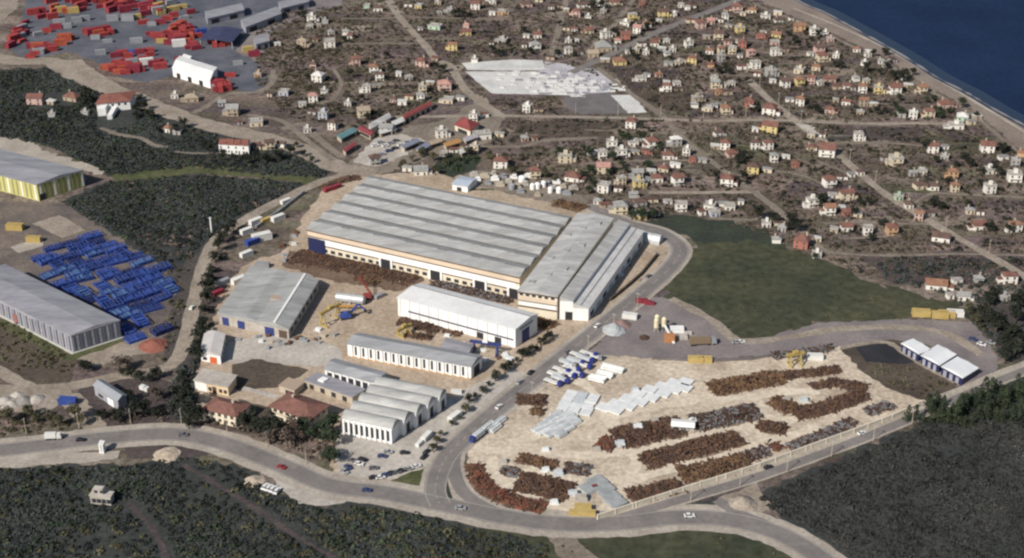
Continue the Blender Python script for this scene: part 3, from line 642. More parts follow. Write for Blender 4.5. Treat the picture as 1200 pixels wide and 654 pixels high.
Gs = Bld('grey_yard_shed', 'small slate grey shed in the yard below the long white hall', 'shed', (517,408), (548,416), (524,397), 4)
Gs.walls(M_roofd); Gs.gables_u(1, .8, M_roofb)
for k in range(4): Gs.front(Gs.L*(.08+.23*k), Gs.L*(.2+.23*k), .3, 3, M_dark, 'door', .1)
def hip(bl, rise, m, ov=.8, name='roof'):
    b = bl.mb(); L, D, H0 = bl.L, bl.D, bl.H; r = min(D/2, L/2)
    b.box(-ov, L+ov, -ov, D+ov, H0+.01, H0+.22)
    i = [b.p(-ov,-ov,H0+.22), b.p(L+ov,-ov,H0+.22), b.p(L+ov,D+ov,H0+.22), b.p(-ov,D+ov,H0+.22)]
    if L >= D: j = [b.p(r, D/2, H0+rise), b.p(L-r+.01, D/2, H0+rise)]; fs = [(i[0],i[1],j[1],j[0]), (i[2],i[3],j[0],j[1]), (i[1],i[2],j[1]), (i[3],i[0],j[0])]
    else: j = [b.p(L/2, r, H0+rise), b.p(L/2, D-r+.01, H0+rise)]; fs = [(i[0],i[1],j[0]), (i[1],i[2],j[1],j[0]), (i[2],i[3],j[1]), (i[3],i[0],j[0],j[1])]
    for f in fs: b.f(list(f))
    return bl.put(b, name, m)
def chimney(bl, roof, a, bb, z0, z1):
    b = bl.mb(); b.box(a-.5, a+.5, bb-.5, bb+.5, z0, z1); b.box(a-.65, a+.65, bb-.65, bb+.65, z1, z1+.25); bl.put(b, 'chimney', M_tan, roof)
Ra = Bld('red_roof_house', 'cream house with a dull red hip roof beside the bottom road', 'house', (238,479), (276,488), (254,466), 5.6)
Ra.walls(M_cream); r_ = hip(Ra, 2.6, M_redd); chimney(Ra, r_, Ra.L*.7, Ra.D*.6, 7, 9)
for z in (.9, 3.6):
    for k in range(5): Ra.front(Ra.L*(.07+.19*k), Ra.L*(.07+.19*k)+1.5, z, z+1.4, M_glass, 'window', .08)
Ra.front(Ra.L*.62, Ra.L*.70, 0, 2.2, M_brn, 'door', .14)
for k in range(2): Ra.right(Ra.D*(.2+.4*k), Ra.D*(.35+.4*k), 3.6, 5, M_glass, 'window')
Rb = Bld('red_roof_house', 'large cream house under a wide brown-red hip roof left of the ribbed hall', 'house', (318,476), (362,491), (340,461), 6)
Rb.walls(M_cream); r_ = hip(Rb, 3, M_redd, 1.1); chimney(Rb, r_, Rb.L*.3, Rb.D*.6, 7.6, 9.6)
Rb.front(0, Rb.L, 2.9, 3.3, M_brn, 'floor_band', .12)
for z in (.7, 3.8):
    for k in range(6): Rb.front(Rb.L*(.05+.16*k), Rb.L*(.05+.16*k)+1.9, z, z+1.5, M_glass, 'window', .08)
b = Rb.mb(); b.box(Rb.L*.1, Rb.L*.8, -1.5, -.16, 3.0, 3.2); b.box(Rb.L*.1, Rb.L*.8, -1.5, -1.4, 3.2, 4.1); Rb.put(b, 'balcony', M_cream)
for k in range(3): Rb.right(Rb.D*(.12+.3*k), Rb.D*(.25+.3*k), 3.8, 5.2, M_glass, 'window')
Rc = Bld('gatehouse', 'cream and orange fronted house with a flat grey roof beside the trees', 'house', (228,446), (267,454), (238,433), 4.6)
Rc.walls(mat('apricot_wall', (.62,.47,.30), (.70,.56,.40), .2)); b = Rc.mb(); b.box(-.5, Rc.L+.5, -.5, Rc.D+.5, 4.61, 5); b.box(-.5, Rc.L+.5, -.5, -.2, 5, 5.4); Rc.put(b, 'roof', M_conc)
Rc.front(0, Rc.L*.36, 0, 4.5, M_white, 'white_bay', .15); Rc.front(Rc.L*.52, Rc.L*.64, 0, 3.4, M_brn, 'door', .15)
for a in (.4, .72, .86): Rc.front(Rc.L*a, Rc.L*a+1.6, 1, 2.8, M_glass, 'window', .1)
Rd = Bld('long_shed', 'white roofed narrow shed with an orange door below the blue doored shed', 'shed', (235,413), (258,417), (241,388), 4.6)
Rd.walls(M_white); Rd.gables_v(1, .7, mat('pale_lilac_roof', (.46,.44,.43), (.56,.54,.53), .2))
Rd.front(Rd.L*.45, Rd.L*.8, 0, 3.2, M_orng, 'door', .2); Rd.front(Rd.L*.1, Rd.L*.3, 1, 2.4, M_glass, 'window', .1)
for k in range(4): Rd.right(Rd.D*(.1+.22*k), Rd.D*(.2+.22*k), 1, 3, M_glass, 'window')
# --- blue-grey factory on the left edge, yellow factory behind
Q = Bld('blue_grey_factory', 'blue-grey factory with finned walls at the left edge beside the blue yard', 'factory', (83,394), (140,376), (-50,326), 9)
Q.walls(M_bgwall); b = Q.mb(); b.box(-.3, Q.L+.3, -.3, Q.D+.3, 9.01, 9.4); b.prism_v([(0,9.4),(Q.L,9.4),(Q.L*.5,10.6)], 0, Q.D); Q.put(b, 'roof', M_roofb)
for k in range(13): Q.front(Q.L*(.03+.077*k), Q.L*(.03+.077*k)+.8, .9, 8.5, M_bgfin if k % 2 == 0 else M_roofd, 'fin', .3)
for k in range(26): Q.left(Q.D*(.012+.026*k), Q.D*(.012+.026*k)+.9, .9, 8.5 if k < 12 else 7.5, M_bgfin if k % 2 == 0 else M_roofd, 'fin', .3)
b = Q.mb(); b.box(-1.2, Q.L+1, -1.2, -.35, 0, .5); b.box(-1.2, -.35, -.35, Q.D, 0, .5); Q.put(b, 'kerb', M_kerb)
Q.left(Q.D*.47, Q.D*.50, 0, 5, mat('faded_red_door', (.30,.12,.11)), 'door', .4)
Y = Bld('yellow_factory', 'grey roofed factory with bright yellow striped walls at the left edge', 'factory', (43,217), (97,200), (-60,190), 10)
Y.walls(M_yel); b = Y.mb(); b.box(-.3, Y.L+.3, -.3, Y.D+.3, 10.01, 10.4); b.prism_v([(0,10.4),(Y.L,10.4),(Y.L*.5,11.6)], 0, Y.D); Y.put(b, 'roof', M_roofb)
for k in range(10): Y.front(Y.L*(.05+.1*k), Y.L*(.05+.1*k)+1.1, .6, 9.6, M_yeld if k % 3 else M_white, 'seam', .12)
for k in range(12): Y.left(Y.D*(.02+.05*k), Y.D*(.02+.05*k)+1.0, .6, 9.6, M_yeld if k % 3 else M_white, 'seam', .12)
Y.front(Y.L*.02, Y.L*.14, 0, 4, M_dark, 'gate', .3)
# --- small buildings and sheds by hand
Wh = Bld('white_warehouse', 'long bright white warehouse among the red stacks in the container yard', 'warehouse', (202,80), (246,94), (211,66), 6)
Wh.walls(M_white); Wh.gables_u(1, 1.6, M_white)
for k in range(3): Wh.front(Wh.L*(.1+.3*k), Wh.L*(.2+.3*k), 0, 3.6, M_dark, 'door', .15)
Wh.right(Wh.D*.2, Wh.D*.55, 0, 4.5, M_dark, 'gate', .2)
b = Wh.mb(); b.box(Wh.L*.02, Wh.L*.24, Wh.D+.01, Wh.D+9, 0, 5); Wh.put(b, 'rear_annex', M_white)
Gb = Bld('grey_barn', 'blue-grey gabled barn standing on rough ground left of the trees', 'barn', (110,452), (138,470), (120,446), 5)
Gb.walls(M_bgwall); Gb.gables_u(1, 1.5, mat('barn_roof', (.24,.26,.29), (.31,.33,.36), .2)); Gb.front(Gb.L*.55, Gb.L*.8, 0, 3.4, M_white, 'door', .15); Gb.front(Gb.L*.15, Gb.L*.35, 1, 2.4, M_glass, 'window', .1)
Lb = Bld('hillside_villa', 'white two-block house alone in the dark scrub below the road', 'house', (105,581), (129,583), (109,575), 4)
Lb.walls(M_conc); b = Lb.mb(); b.box(-.3, Lb.L+.3, -.3, Lb.D+.3, 4.01, 4.3); Lb.put(b, 'roof', M_conc)
b = Lb.mb(); b.box(1, Lb.L*.6, Lb.D*.3, Lb.D*1.05, 4.31, 6.6); ub = Lb.put(b, 'upper_floor', M_conc)
b = Lb.mb(); b.box(1.6, 3, Lb.D*.3-.1, Lb.D*.3-.01, 4.9, 6.1); b.box(4, 5.4, Lb.D*.3-.1, Lb.D*.3-.01, 4.9, 6.1); Lb.put(b, 'window', M_glass, ub)
for k in range(4): Lb.front(Lb.L*(.08+.24*k), Lb.L*(.08+.24*k)+1.7, .9, 2.8, M_glass, 'window', .1)
Vl = Bld('white_villa', 'big white villa with a long brown-red roof in the dark trees', 'house', (113,122), (152,118), (120,111), 6)
Vl.walls(M_white); hip(Vl, 2.6, M_red); b = Vl.mb(); b.box(2, 7, -7, -.01, 0, 5.2); Vl.put(b, 'front_wing', M_white); b = Vl.mb(); b.box(Vl.L*.45, Vl.L*.6, -15, -.02, 0, 3); Vl.put(b, 'terrace_wing', M_white)
for k in range(5): Vl.front(Vl.L*(.06+.19*k), Vl.L*(.06+.19*k)+1.5, 3.5, 5, M_glass, 'window', .1)
Ro = Bld('terrace_row', 'white terrace row with small red roofs on the edge of the trees', 'house', (256,169), (291,171), (258,162), 6)
Ro.walls(M_white)
for k in range(4):
    b = Ro.mb(); w = Ro.L/4; b.prism_u([(-.4,6.01),(Ro.D+.4,6.01),(Ro.D*.5,7.4+.5*(k%2))], w*k+.15, w*(k+1)-.15); Ro.put(b, 'roof', M_red)
    Ro.front(w*k+w*.2, w*k+w*.4, 3.6, 5, M_glass, 'window', .1); Ro.front(w*k+w*.6, w*k+w*.8, 0, 2.2, M_brn, 'door', .1); Ro.front(w*k+w*.2, w*k+w*.4, .9, 2.3, M_glass, 'window', .1)
def tri_shed(i, p0, pu, pv, lab):
    s = Bld('pale_roof_shed', lab, 'shed', p0, pu, pv, 4.2, 'pale roofed sheds in the gravel bend')
    s.walls(M_navy); b = s.mb(); b.box(-.4, s.L+.4, -.4, s.D+.4, 4.21, 4.5); b.prism_v([(0,4.5),(s.L,4.5),(s.L*.5,5.1)], 0, s.D); s.put(b, 'roof', mat('pale_shed_roof', (.62,.64,.67), (.74,.76,.78), .08, rough=.5))  # shade of the sheds' end walls is put into the navy wall colour
    for k in range(3): s.front(s.L*(.1+.3*k), s.L*(.25+.3*k), .2, 3.2, M_bgwall, 'door', .12)
tri_shed(0, (1057,403), (1077,415), (1070,398), 'pale flat shed nearest the dark hollow, leftmost of the three in the gravel bend')
tri_shed(1, (1080,417), (1101,428), (1099,405), 'middle of the three pale flat sheds in the gravel bend')
tri_shed(2, (1104,430), (1128,443), (1122,419), 'pale flat shed nearest the bend, rightmost of the three')
def barrel(p0, pu, w, H0, lab):
    o, a = G(*p0), G(*pu); u = (a-o); L = u.length; u /= L; v = Vector((-u.y, u.x, 0))
    e = thing('barrel_roof_shed', lab, 'shed', o, group='grey barrel sheds by the road bend')
    b = MB(u, v); b.prism_u([(w/2+w/2*math.cos(t), H0*math.sin(t)) for t in np.linspace(0, math.pi, 13)], 0, L); b.build('shell', M_galv, e)
    b = MB(u, v); b.box(-.08, -.005, w*.3, w*.7, 0, H0*.6); b.build('door', M_dark, e)
    b = MB(u, v)
    for k in range(1, int(L/3)): b.prism_u([(w/2+(w/2+.08)*math.cos(t), (H0+.08)*math.sin(t)) for t in np.linspace(0, math.pi, 13)], k*3, k*3+.3)
    b.build('rib', M_roofd, e)
barrel((737,280), (746,283), 6.5, 4.5, 'short grey barrel roofed shed behind the annex')
barrel((749,283), (772,288), 6.5, 4.8, 'long grey barrel roofed shed behind the annex')
Rl = Bld('red_roof_market', 'long low building with a bright red roof beside the market lot', 'market hall', (474,139), (506,123), (472,135), 3.5)
Rl.walls(M_tan); Rl.gables_u(1, 1, mat('bright_red_sheet', (.20,.05,.05), (.25,.065,.06), .2, rough=.6))
for k in range(5): Rl.front(Rl.L*(.05+.19*k), Rl.L*(.15+.19*k), 0, 2.5, M_dark, 'door', .1)
Rr = Bld('red_canopy_house', 'cream building under a steep bright red roof beside the market lot', 'shop', (533,146), (551,153), (543,138), 4)
Rr.walls(M_cream); hip(Rr, 4, mat('bright_red_sheet', (.3,.05,.05))); Rr.front(Rr.L*.2, Rr.L*.8, 0, 2.6, M_glass, 'shop_window', .1)
Lg = Bld('long_grey_shed', 'long pale grey roofed shed at the edge of the market lot', 'shed', (435,151), (458,138), (432,146), 3.6)
Lg.walls(M_conc); Lg.gables_u(1, 1, M_roofa); Lg.front(Lg.L*.3, Lg.L*.5, 0, 2.6, M_dark, 'door', .1)
for p, q, d, lab in (((243,22),(286,12),(240,14),'long grey shed roof at the top edge beside the container yard'),((288,32),(330,16),(282,24),'long grey shed lowest by the rough ground beside the container yard'),((330,10),(362,2),(326,3),'grey shed at the top edge right of the container yard'),((300,52),(316,48),(297,44),'small grey shed beside the navy canopy')):
    s = Bld('grey_depot', lab, 'shed', p, q, d, 5); s.walls(M_bgwall); s.gables_u(1, 1.2, M_roofb); s.front(s.L*.1, s.L*.3, 0, 3.5, M_dark, 'door', .15); s.front(s.L*.6, s.L*.8, 0, 3.5, M_dark, 'door', .15)
Nv = Bld('navy_canopy', 'dark navy roofed open shed beside the red stacks', 'shed', (234,47), (272,50), (248,32), 5)
b = Nv.mb(); b.prism_v([(0,5),(Nv.L*.5,6.2),(Nv.L,5),(Nv.L,5.3),(Nv.L*.5,6.6),(0,5.3)][::-1], 0, Nv.D); Nv.put(b, 'roof', mat('navy_sheet', (.035,.04,.09), (.05,.055,.12), .2))
for a in (.3, Nv.L*.5, Nv.L-.3):
    for q in (.3, Nv.D-.3):
        b = Nv.mb(); b.box(a-.2, a+.2, q-.2, q+.2, 0, 5.0 if a != Nv.L*.5 else 6.1); Nv.put(b, 'post', M_galv)
# ================================================================ TOWN HOUSES
HW = {'w': ('white', (.70,.68,.63)), 'c': ('cream', (.56,.49,.37)), 'y': ('yellow', (.56,.46,.22)), 'p': ('pink', (.50,.36,.32)), 'g': ('grey', (.36,.36,.35)), 'n': ('mint green', (.38,.52,.40)),
      'o': ('orange', (.46,.30,.18)), 'b': ('blue-grey', (.42,.45,.52)), 't': ('tan', (.36,.30,.23)), 'r': ('red', (.34,.14,.11))}
HR = {'r': ('red', (.135,.066,.054), (.20,.10,.08)), 'o': ('orange', (.19,.10,.068), (.26,.145,.095)), 'd': ('dark brown', (.085,.055,.05), (.13,.085,.07)), 'g': ('grey', (.22,.22,.22), (.30,.30,.29)),
      'p': ('pink', (.34,.19,.165), (.42,.24,.21)), 'f': ('flat', (.30,.28,.26), (.42,.40,.37)), 'w': ('white', (.52,.51,.49), (.6,.59,.57)), 't': ('tan', (.28,.23,.17), (.34,.28,.22))}
for k, (n_, c_) in HW.items(): mat('house_wall_'+n_.replace(' ', '_'), tuple(v*.92 for v in c_), tuple(min(.8, v*1.06) for v in c_), .2, fine=(.7,.1))
for k, (n_, a_, b_) in HR.items(): mat('house_roof_'+n_.replace(' ', '_'), a_, b_, .35, fine=(1.2,.22))
def hw(k): return MATS['house_wall_'+HW[k][0].replace(' ', '_')]
def hr_(k): return MATS['house_roof_'+HR[k][0].replace(' ', '_')]
# px, py (middle of the house in the photo), width px, wall, roof
TXT = """443,10,15,w,d 430,7,8,n,f 491,7,12,y,f 513,3,10,c,f 528,12,14,g,f 557,6,15,w,r 578,2,10,w,f 588,14,14,o,f 510,31,22,n,f 547,38,14,y,r 547,30,8,p,p 531,54,15,y,o 589,47,16,g,f 411,42,12,w,r 405,38,7,w,g
417,71,14,p,r 494,73,17,p,r 438,80,15,w,o 445,89,14,w,d 429,103,14,w,f 479,91,12,g,f 495,103,13,c,f 521,100,23,p,p 556,70,8,w,f 365,21,15,w,f 381,25,7,g,f 363,31,12,g,f 314,48,14,c,o 388,38,9,w,g 386,50,18,w,f 355,50,18,t,t
373,90,18,w,w 367,76,8,p,d 303,87,12,o,f 408,121,11,w,f 426,131,20,c,t 493,113,13,w,g 462,117,10,p,d 453,151,22,g,g 517,155,18,w,f 555,136,14,w,f 565,158,28,w,f 557,173,14,c,f 587,190,23,w,r 493,200,22,w,g 520,180,12,g,f 439,187,17,g,d 525,117,18,c,f
205,112,12,w,f 225,115,22,t,t 355,122,9,w,g 367,114,15,w,p 380,107,8,w,f 333,108,16,b,f 379,134,15,b,f 390,146,14,w,d 360,152,10,w,f 300,143,22,c,f 273,129,20,t,g 301,170,9,w,r 316,169,15,c,d 330,169,8,w,d 197,151,14,w,o 260,121,9,b,g
42,116,26,p,r 85,114,26,t,r 100,132,8,g,f 61,134,8,g,f 617,5,18,p,d 646,8,10,w,d 682,6,16,w,d 676,15,15,p,r 702,4,9,w,f 720,3,16,c,r 707,13,10,g,f 689,20,8,w,f 741,19,14,y,f 733,27,16,w,f 747,34,13,w,p 758,28,13,w,o
673,34,10,w,r 690,36,14,c,r 709,40,15,w,f 630,41,13,w,r 627,54,17,w,g 666,48,10,w,f 666,59,12,w,f 656,64,9,w,g 733,42,16,r,r 724,48,8,w,p 707,55,26,t,g 695,63,18,t,t 745,59,11,c,f 757,61,11,w,f 767,51,14,w,r 781,48,9,w,f 788,58,10,w,f 782,63,8,w,g
726,72,21,y,o 795,74,12,c,f 777,15,18,y,d 790,17,9,w,f 751,92,17,w,f 772,88,12,p,o 782,102,15,w,r 793,98,12,w,f 753,4,10,r,r 798,6,10,w,f 806,9,8,w,g 864,9,16,p,r 882,12,14,c,o 897,19,15,w,f 912,24,14,w,d 850,19,11,w,g 821,28,16,p,r 833,25,12,p,p
867,34,14,y,f 842,41,16,c,d 892,42,16,r,r 910,41,16,y,o 908,50,14,p,f 870,51,14,r,r 853,50,13,p,d 807,51,14,w,f 880,62,13,p,p 908,60,14,w,f 832,60,13,w,o 845,58,11,c,o 858,58,13,c,f 812,70,15,y,r 845,67,12,g,f 885,75,16,w,f 903,84,17,g,f
937,82,16,c,f 957,79,14,c,o 960,57,16,p,d 963,66,17,c,r 980,65,11,w,f 967,39,8,w,f 973,46,11,p,f 954,36,14,w,f 937,32,18,o,o 920,97,15,w,d 937,95,15,y,o 951,93,13,p,r 961,97,9,w,f 972,93,19,p,r 993,101,14,w,r 837,91,9,w,f 838,98,14,c,g 857,98,9,w,f 842,108,11,o,o 833,76,7,o,r
1004,58,12,w,o 1017,64,9,w,f 1013,74,7,w,f 1033,72,9,w,g 1003,92,8,w,g 1015,95,10,c,f 1011,103,14,w,o 1029,104,14,y,f 1049,104,18,w,r 1059,91,8,w,f 1081,104,14,c,o 1038,76,10,g,g 1012,119,14,t,o 1008,132,12,t,f 1070,134,13,w,w 1089,132,16,c,r 1108,122,22,p,r 1128,137,18,n,w 1120,147,24,w,f 1006,159,14,w,f
1050,187,20,c,f 1093,173,18,w,r 1157,172,22,w,r 1117,203,16,o,o 1008,202,11,w,d 1081,201,9,w,f 1070,203,10,g,g 1190,190,14,g,f 1189,206,22,w,f 1160,199,18,w,f 1197,180,8,o,o 1107,184,10,g,f 618,126,13,w,w 615,162,10,p,g 740,144,17,w,r 717,168,17,w,f 742,167,16,w,f 764,167,18,w,r 706,180,14,w,f 728,178,17,w,f 757,177,14,r,d
662,184,22,c,f 707,197,22,c,p 672,207,25,w,r 627,202,18,c,r 783,182,18,w,r 792,165,18,g,w 778,198,18,c,r 770,209,18,w,r 747,204,17,g,g 748,214,17,y,f 728,211,14,c,f 708,219,19,w,f 794,210,18,w,r 727,243,23,c,g 750,252,22,y,f 750,237,20,g,d 701,236,10,w,g 798,241,19,w,f 742,228,8,g,g
842,108,12,o,o 831,127,14,c,f 850,128,15,c,o 817,116,17,t,f 814,123,8,w,g 878,120,15,r,r 902,128,22,w,r 938,118,14,w,o 973,129,16,p,r 992,120,14,w,r 903,149,26,y,r 842,156,16,w,d 850,169,16,w,r 857,180,17,p,r 885,169,14,w,d 900,169,16,w,r 907,184,12,w,g 883,197,19,y,d 805,177,12,w,f 812,187,11,r,r
950,173,10,c,r 969,176,26,w,r 951,158,12,c,f 932,192,9,r,r 852,211,21,w,r 832,241,18,w,f 837,249,16,b,f 855,242,16,w,f 898,262,13,w,f 917,267,12,g,g 940,283,24,r,r 910,281,8,w,g 957,298,8,w,f 952,236,19,w,f 972,245,18,w,o 972,212,20,w,r 992,228,22,c,r 992,249,12,r,r 992,266,18,w,r
1078,217,20,c,d 1095,219,14,w,d 1119,219,12,c,o 1160,220,18,w,f 1053,231,9,n,f 1065,240,12,w,d 1077,252,13,p,o 1017,269,13,w,f 1045,268,18,o,r 1137,247,12,c,g 1147,264,22,w,r 1190,265,20,w,o 1103,278,29,w,d 1097,333,34,w,o 1129,347,20,w,g 1183,325,24,w,r 1177,349,10,g,f 1147,327,8,g,g"""
seen = set(); HOUSES = []
for t in TXT.split():
    a = t.split(','); k = (round(float(a[0])/5), round(float(a[1])/5))
    if k in seen: continue
    seen.add(k); HOUSES.append((float(a[0]), float(a[1]), float(a[2]), a[3], a[4]))
def on(line, x):
    for (x0, y0), (x1, y1) in zip(line, line[1:]):
        if x0 <= x <= x1: return y0+(y1-y0)*(x-x0)/(x1-x0)
    return None
D1 = [(876,93),(905,120),(940,148),(985,184),(1030,222),(1060,242),(1110,272),(1180,312),(1300,390)]
D2 = [(690,72),(742,112),(775,135),(800,162),(850,202),(890,230),(930,262),(975,297)]
def zone(x, y):
    if x < 345 and y < 215: return 'on the wooded left hillside' if x < 250 or y > 100 else 'beside the container yard'
    cy = on([(883,-2),(925,17),(967,34),(1000,51),(1033,65),(1075,94),(1107,111),(1138,128),(1167,151),(1193,173),(1300,240)], x)
    if cy is not None and y < cy+42 and x > 855: return 'in the rows beside the beach'
    d1 = on(D1, x)
    if d1 is not None and y < d1 and x > 900: return 'just behind the beach rows' if y < 170 else 'right of the long diagonal road'
    if y > 143 and 600 < x < 700: return 'behind the huge factory'
    if y > 143 and 600 < x:
        d2 = on(D2, x)
        if d2 is not None and y > d2: return 'in the lanes behind the annex' if y > 190 else 'just below the cross street'
        return 'between the two diagonal roads' if y < 215 else 'near the dark meadow'
    if x > 690:
        d0 = on([(690,76),(735,55),(770,38),(810,22),(860,2),(900,-20)], x)
        if d0 is not None and y < d0: return 'above the slanting tarmac street'
        return 'below the slanting tarmac street' if y < 85 or x < 800 else 'just above the cross street'
    if x > 595: return 'above the pale paved yard'
    if y < 62: return 'along the top of the straight lane' if x > 460 else 'in the top fields left of the lane'
    if y > 108 and x > 400: return 'around the market lot'
    return 'in the gardens left of the pale yard'
def look(w, wc, rc):
    s = 'small ' if w <= 9 else 'large ' if w >= 20 else ''
    return s + HW[wc][0] + (' house with flat roof' if rc == 'f' else ' house with ' + HR[rc][0] + ' roof')
GRP = {}
for i, h in enumerate(HOUSES): GRP.setdefault((look(h[2], h[3], h[4]), zone(h[0], h[1])), []).append(i)
HLAB = {}
for (lk, zn), ids in GRP.items():
    ids.sort(key=lambda i: HOUSES[i][0])
    for j, i in enumerate(ids):
        HLAB[i] = lk+' '+zn if len(ids) == 1 else nth(j, len(ids))+' '+lk+' '+zn
M_shut = mat('shutter_brown', (.12,.08,.06)); M_winframe = mat('window_frame_brown', (.22,.17,.13))
def win_mesh(w, h):
    b = MB(); b.box(-w/2, w/2, -.10, -.004, 0, h); b.box(-w/2+.12, w/2-.12, -.13, -.101, .12, h-.12, 1); b.box(-w/2-.1, w/2+.1, -.22, -.004, -.14, -.01)
    return b.mesh('window', [M_winframe, M_glass])
WM = win_mesh(1.1, 1.15); DM_ = MB(); DM_.box(-.5, .5, -.12, -.004, 0, 1.95); DM_ = DM_.mesh('door', M_shut)
HPOS = []
for i, (px, py, w, wc, rc) in enumerate(HOUSES):
    rr = random.Random(i*17+3)
    s = pxm(px, py); Wd = max(4.5, min(15, w/s*.69)); Dp = Wd*rr.uniform(.6, .95); H0 = 2.5 if w <= 10 else rr.choice((4.7, 4.7, 2.8)) if w >= 13 else rr.choice((2.6, 2.6, 4.5))
    if w > 24 and rc in 'fg': H0 = 3.4
    ctr = G(px, py, H0*.62); rz = rr.choice((.05, .05, -.12, .22, -.35))+rr.uniform(-.08, .08)
    o = Vector((ctr.x, ctr.y, 0)); HPOS.append((o, Wd))
    e = thing('house', HLAB[i], 'house', o, rz, 'houses of the seaside town')
    b = MB(); b.box(-Wd/2, Wd/2, -Dp/2, Dp/2, -.2, H0)
    ext = w >= 14 and rr.random() < .6
    if ext:   # a lower wing to one side
        sx = rr.choice((-1, 1)); x0 = Wd/2 if sx > 0 else -Wd/2-Wd*.35
        b.box(x0, x0+Wd*.35, -Dp*.35, Dp*.3, -.2, H0*.55)
    b.build('wall', hw(wc), e)
    m = hr_(rc); b = MB(); ov = .45
    if rc in 'f' or (rc in 'w' and w < 14):
        b.box(-Wd/2-.25, Wd/2+.25, -Dp/2-.25, Dp/2+.25, H0+.005, H0+.22)
        for q in ((-Wd/2-.25, Wd/2+.25, -Dp/2-.25, -Dp/2), (-Wd/2-.25, Wd/2+.25, Dp/2, Dp/2+.25), (-Wd/2-.25, -Wd/2, -Dp/2, Dp/2), (Wd/2, Wd/2+.25, -Dp/2, Dp/2)): b.box(*q, H0+.22, H0+.7)
        rf = b.build('roof', m, e)
        if rr.random() < .6:
            q = MB(); q.box(-Wd*.1, Wd*.2, -Dp*.1, Dp*.3, H0+.225, H0+2.3); q.build('stair_head', hw(wc), rf)
        elif rr.random() < .7:
            q = MB(); q.lathe([(.5,H0+.23),(.5,H0+1.5),(.1,H0+1.7)], (Wd*.2, Dp*.1), 8); q.build('water_tank', M_galv, rf)
    else:
        rise = min(Wd, Dp)*rr.uniform(.26,.38)+.3; A_, B_ = Wd/2+ov, Dp/2+ov
        b.box(-A_, A_, -B_, B_, H0+.005, H0+.2)
        kk = (A_-B_) if rr.random() < .65 else A_
        I = [b.p(-A_,-B_,H0+.2), b.p(A_,-B_,H0+.2), b.p(A_,B_,H0+.2), b.p(-A_,B_,H0+.2), b.p(-kk,0,H0+rise), b.p(kk+.01,0,H0+rise)]
        for f in ((0,1,5,4), (2,3,4,5), (1,2,5), (3,0,4)): b.f([I[t] for t in f])
        rf = b.build('roof', m, e)
        if rr.random() < .75:
            q = MB(); cx = Wd*rr.uniform(-.3,.3); q.box(cx-.35, cx+.35, Dp*.1, Dp*.1+.7, H0+rise*.5, H0+rise+.8); q.box(cx-.45, cx+.45, Dp*.1-.1, Dp*.1+.8, H0+rise+.8, H0+rise+1); q.build('chimney', M_tan, rf)
    if ext:
        q = MB(); q.box(x0-.2*(sx < 0), x0+Wd*.35+.2*(sx > 0), -Dp*.35-.2, Dp*.3+.2, H0*.55+.005, H0*.55+.3); q.build('wing_roof', m, e)
    nf = 2 if H0 > 4.2 else 1; nw = max(2, int(Wd/3.6))
    if w >= 9:
        for fl in range(nf):
            for k in range(nw):
                xx = -Wd/2+Wd*(k+.5)/nw
                if fl == 0 and k == nw//2: link('door', DM_, e, (xx, -Dp/2, 0)); continue
                link('window', WM, e, (xx, -Dp/2, .8+2.2*fl))
        if w >= 13: link('window', WM, e, (Wd/2, 0, .8+2.2*(nf-1)), math.pi/2)
        if nf == 2 and rr.random() < .5:
            q = MB(); q.box(-Wd*.3, Wd*.3, -Dp/2-1.3, -Dp/2-.14, 2.3, 2.47); q.box(-Wd*.3, Wd*.3, -Dp/2-1.3, -Dp/2-1.2, 2.47, 3.2); q.build('balcony', hw(wc), e)

# outbuildings: lean sheds and stores in the gardens, each beside its house
OUT = []; rr = random.Random(77)
for i, h in enumerate(HOUSES):
    if rr.random() < .62 and h[2] >= 9: OUT.append(i)
for i in OUT:
    px, py, w, wc, rc = HOUSES[i]; sd_ = rr.choice((-1, 1)); x = px+sd_*(w*.5+rr.uniform(4, 8)); y = py+rr.uniform(-3, 6)
    o = G(x, y); L, D, H0 = rr.uniform(3, 6.5), rr.uniform(2.4, 4), rr.uniform(2.0, 2.5); c_ = rr.choice(('white', 'white', 'grey', 'cream', 'brown')); rcol = rr.choice(('f', 'g', 'd', 'r', 'w'))
    if len(('outbuilding right of '+HLAB[i].replace(' house with ', ' house, ')).split()) > 16: continue
    e = thing('outbuilding', c_+' outbuilding '+('right' if sd_ > 0 else 'left')+' of '+HLAB[i], 'shed', o, rr.uniform(-.3, .3), 'garden outbuildings of the seaside town')
    if len(e['label'].split()) > 16: e['label'] = 'outbuilding '+('right' if sd_ > 0 else 'left')+' of '+HLAB[i]
    if len(e['label'].split()) > 16: e['label'] = ' '.join(('outbuilding '+('right' if sd_ > 0 else 'left')+' of '+HLAB[i].replace(' house with ', ' house, ').replace('in the rows beside', 'near').replace(' roof ', ' roof, ')).split())
    m = {'white': hw('w'), 'grey': hw('g'), 'cream': hw('c'), 'brown': hw('t')}[c_]
    b = MB(); b.box(-L/2, L/2, -D/2, D/2, -.1, H0); b.build('wall', m, e)
    b = MB(); b.prism_v([(-L/2-.2,H0+.01),(L/2+.2,H0+.01),(L/2+.2,H0+.15),(-L/2-.2,H0+.75)], -D/2-.2, D/2+.2); b.build('roof', hr_(rcol), e); link('door', DM_, e, (0, -D/2, 0))
# ================================================================ YARD GOODS
def near_label(x, y): pass
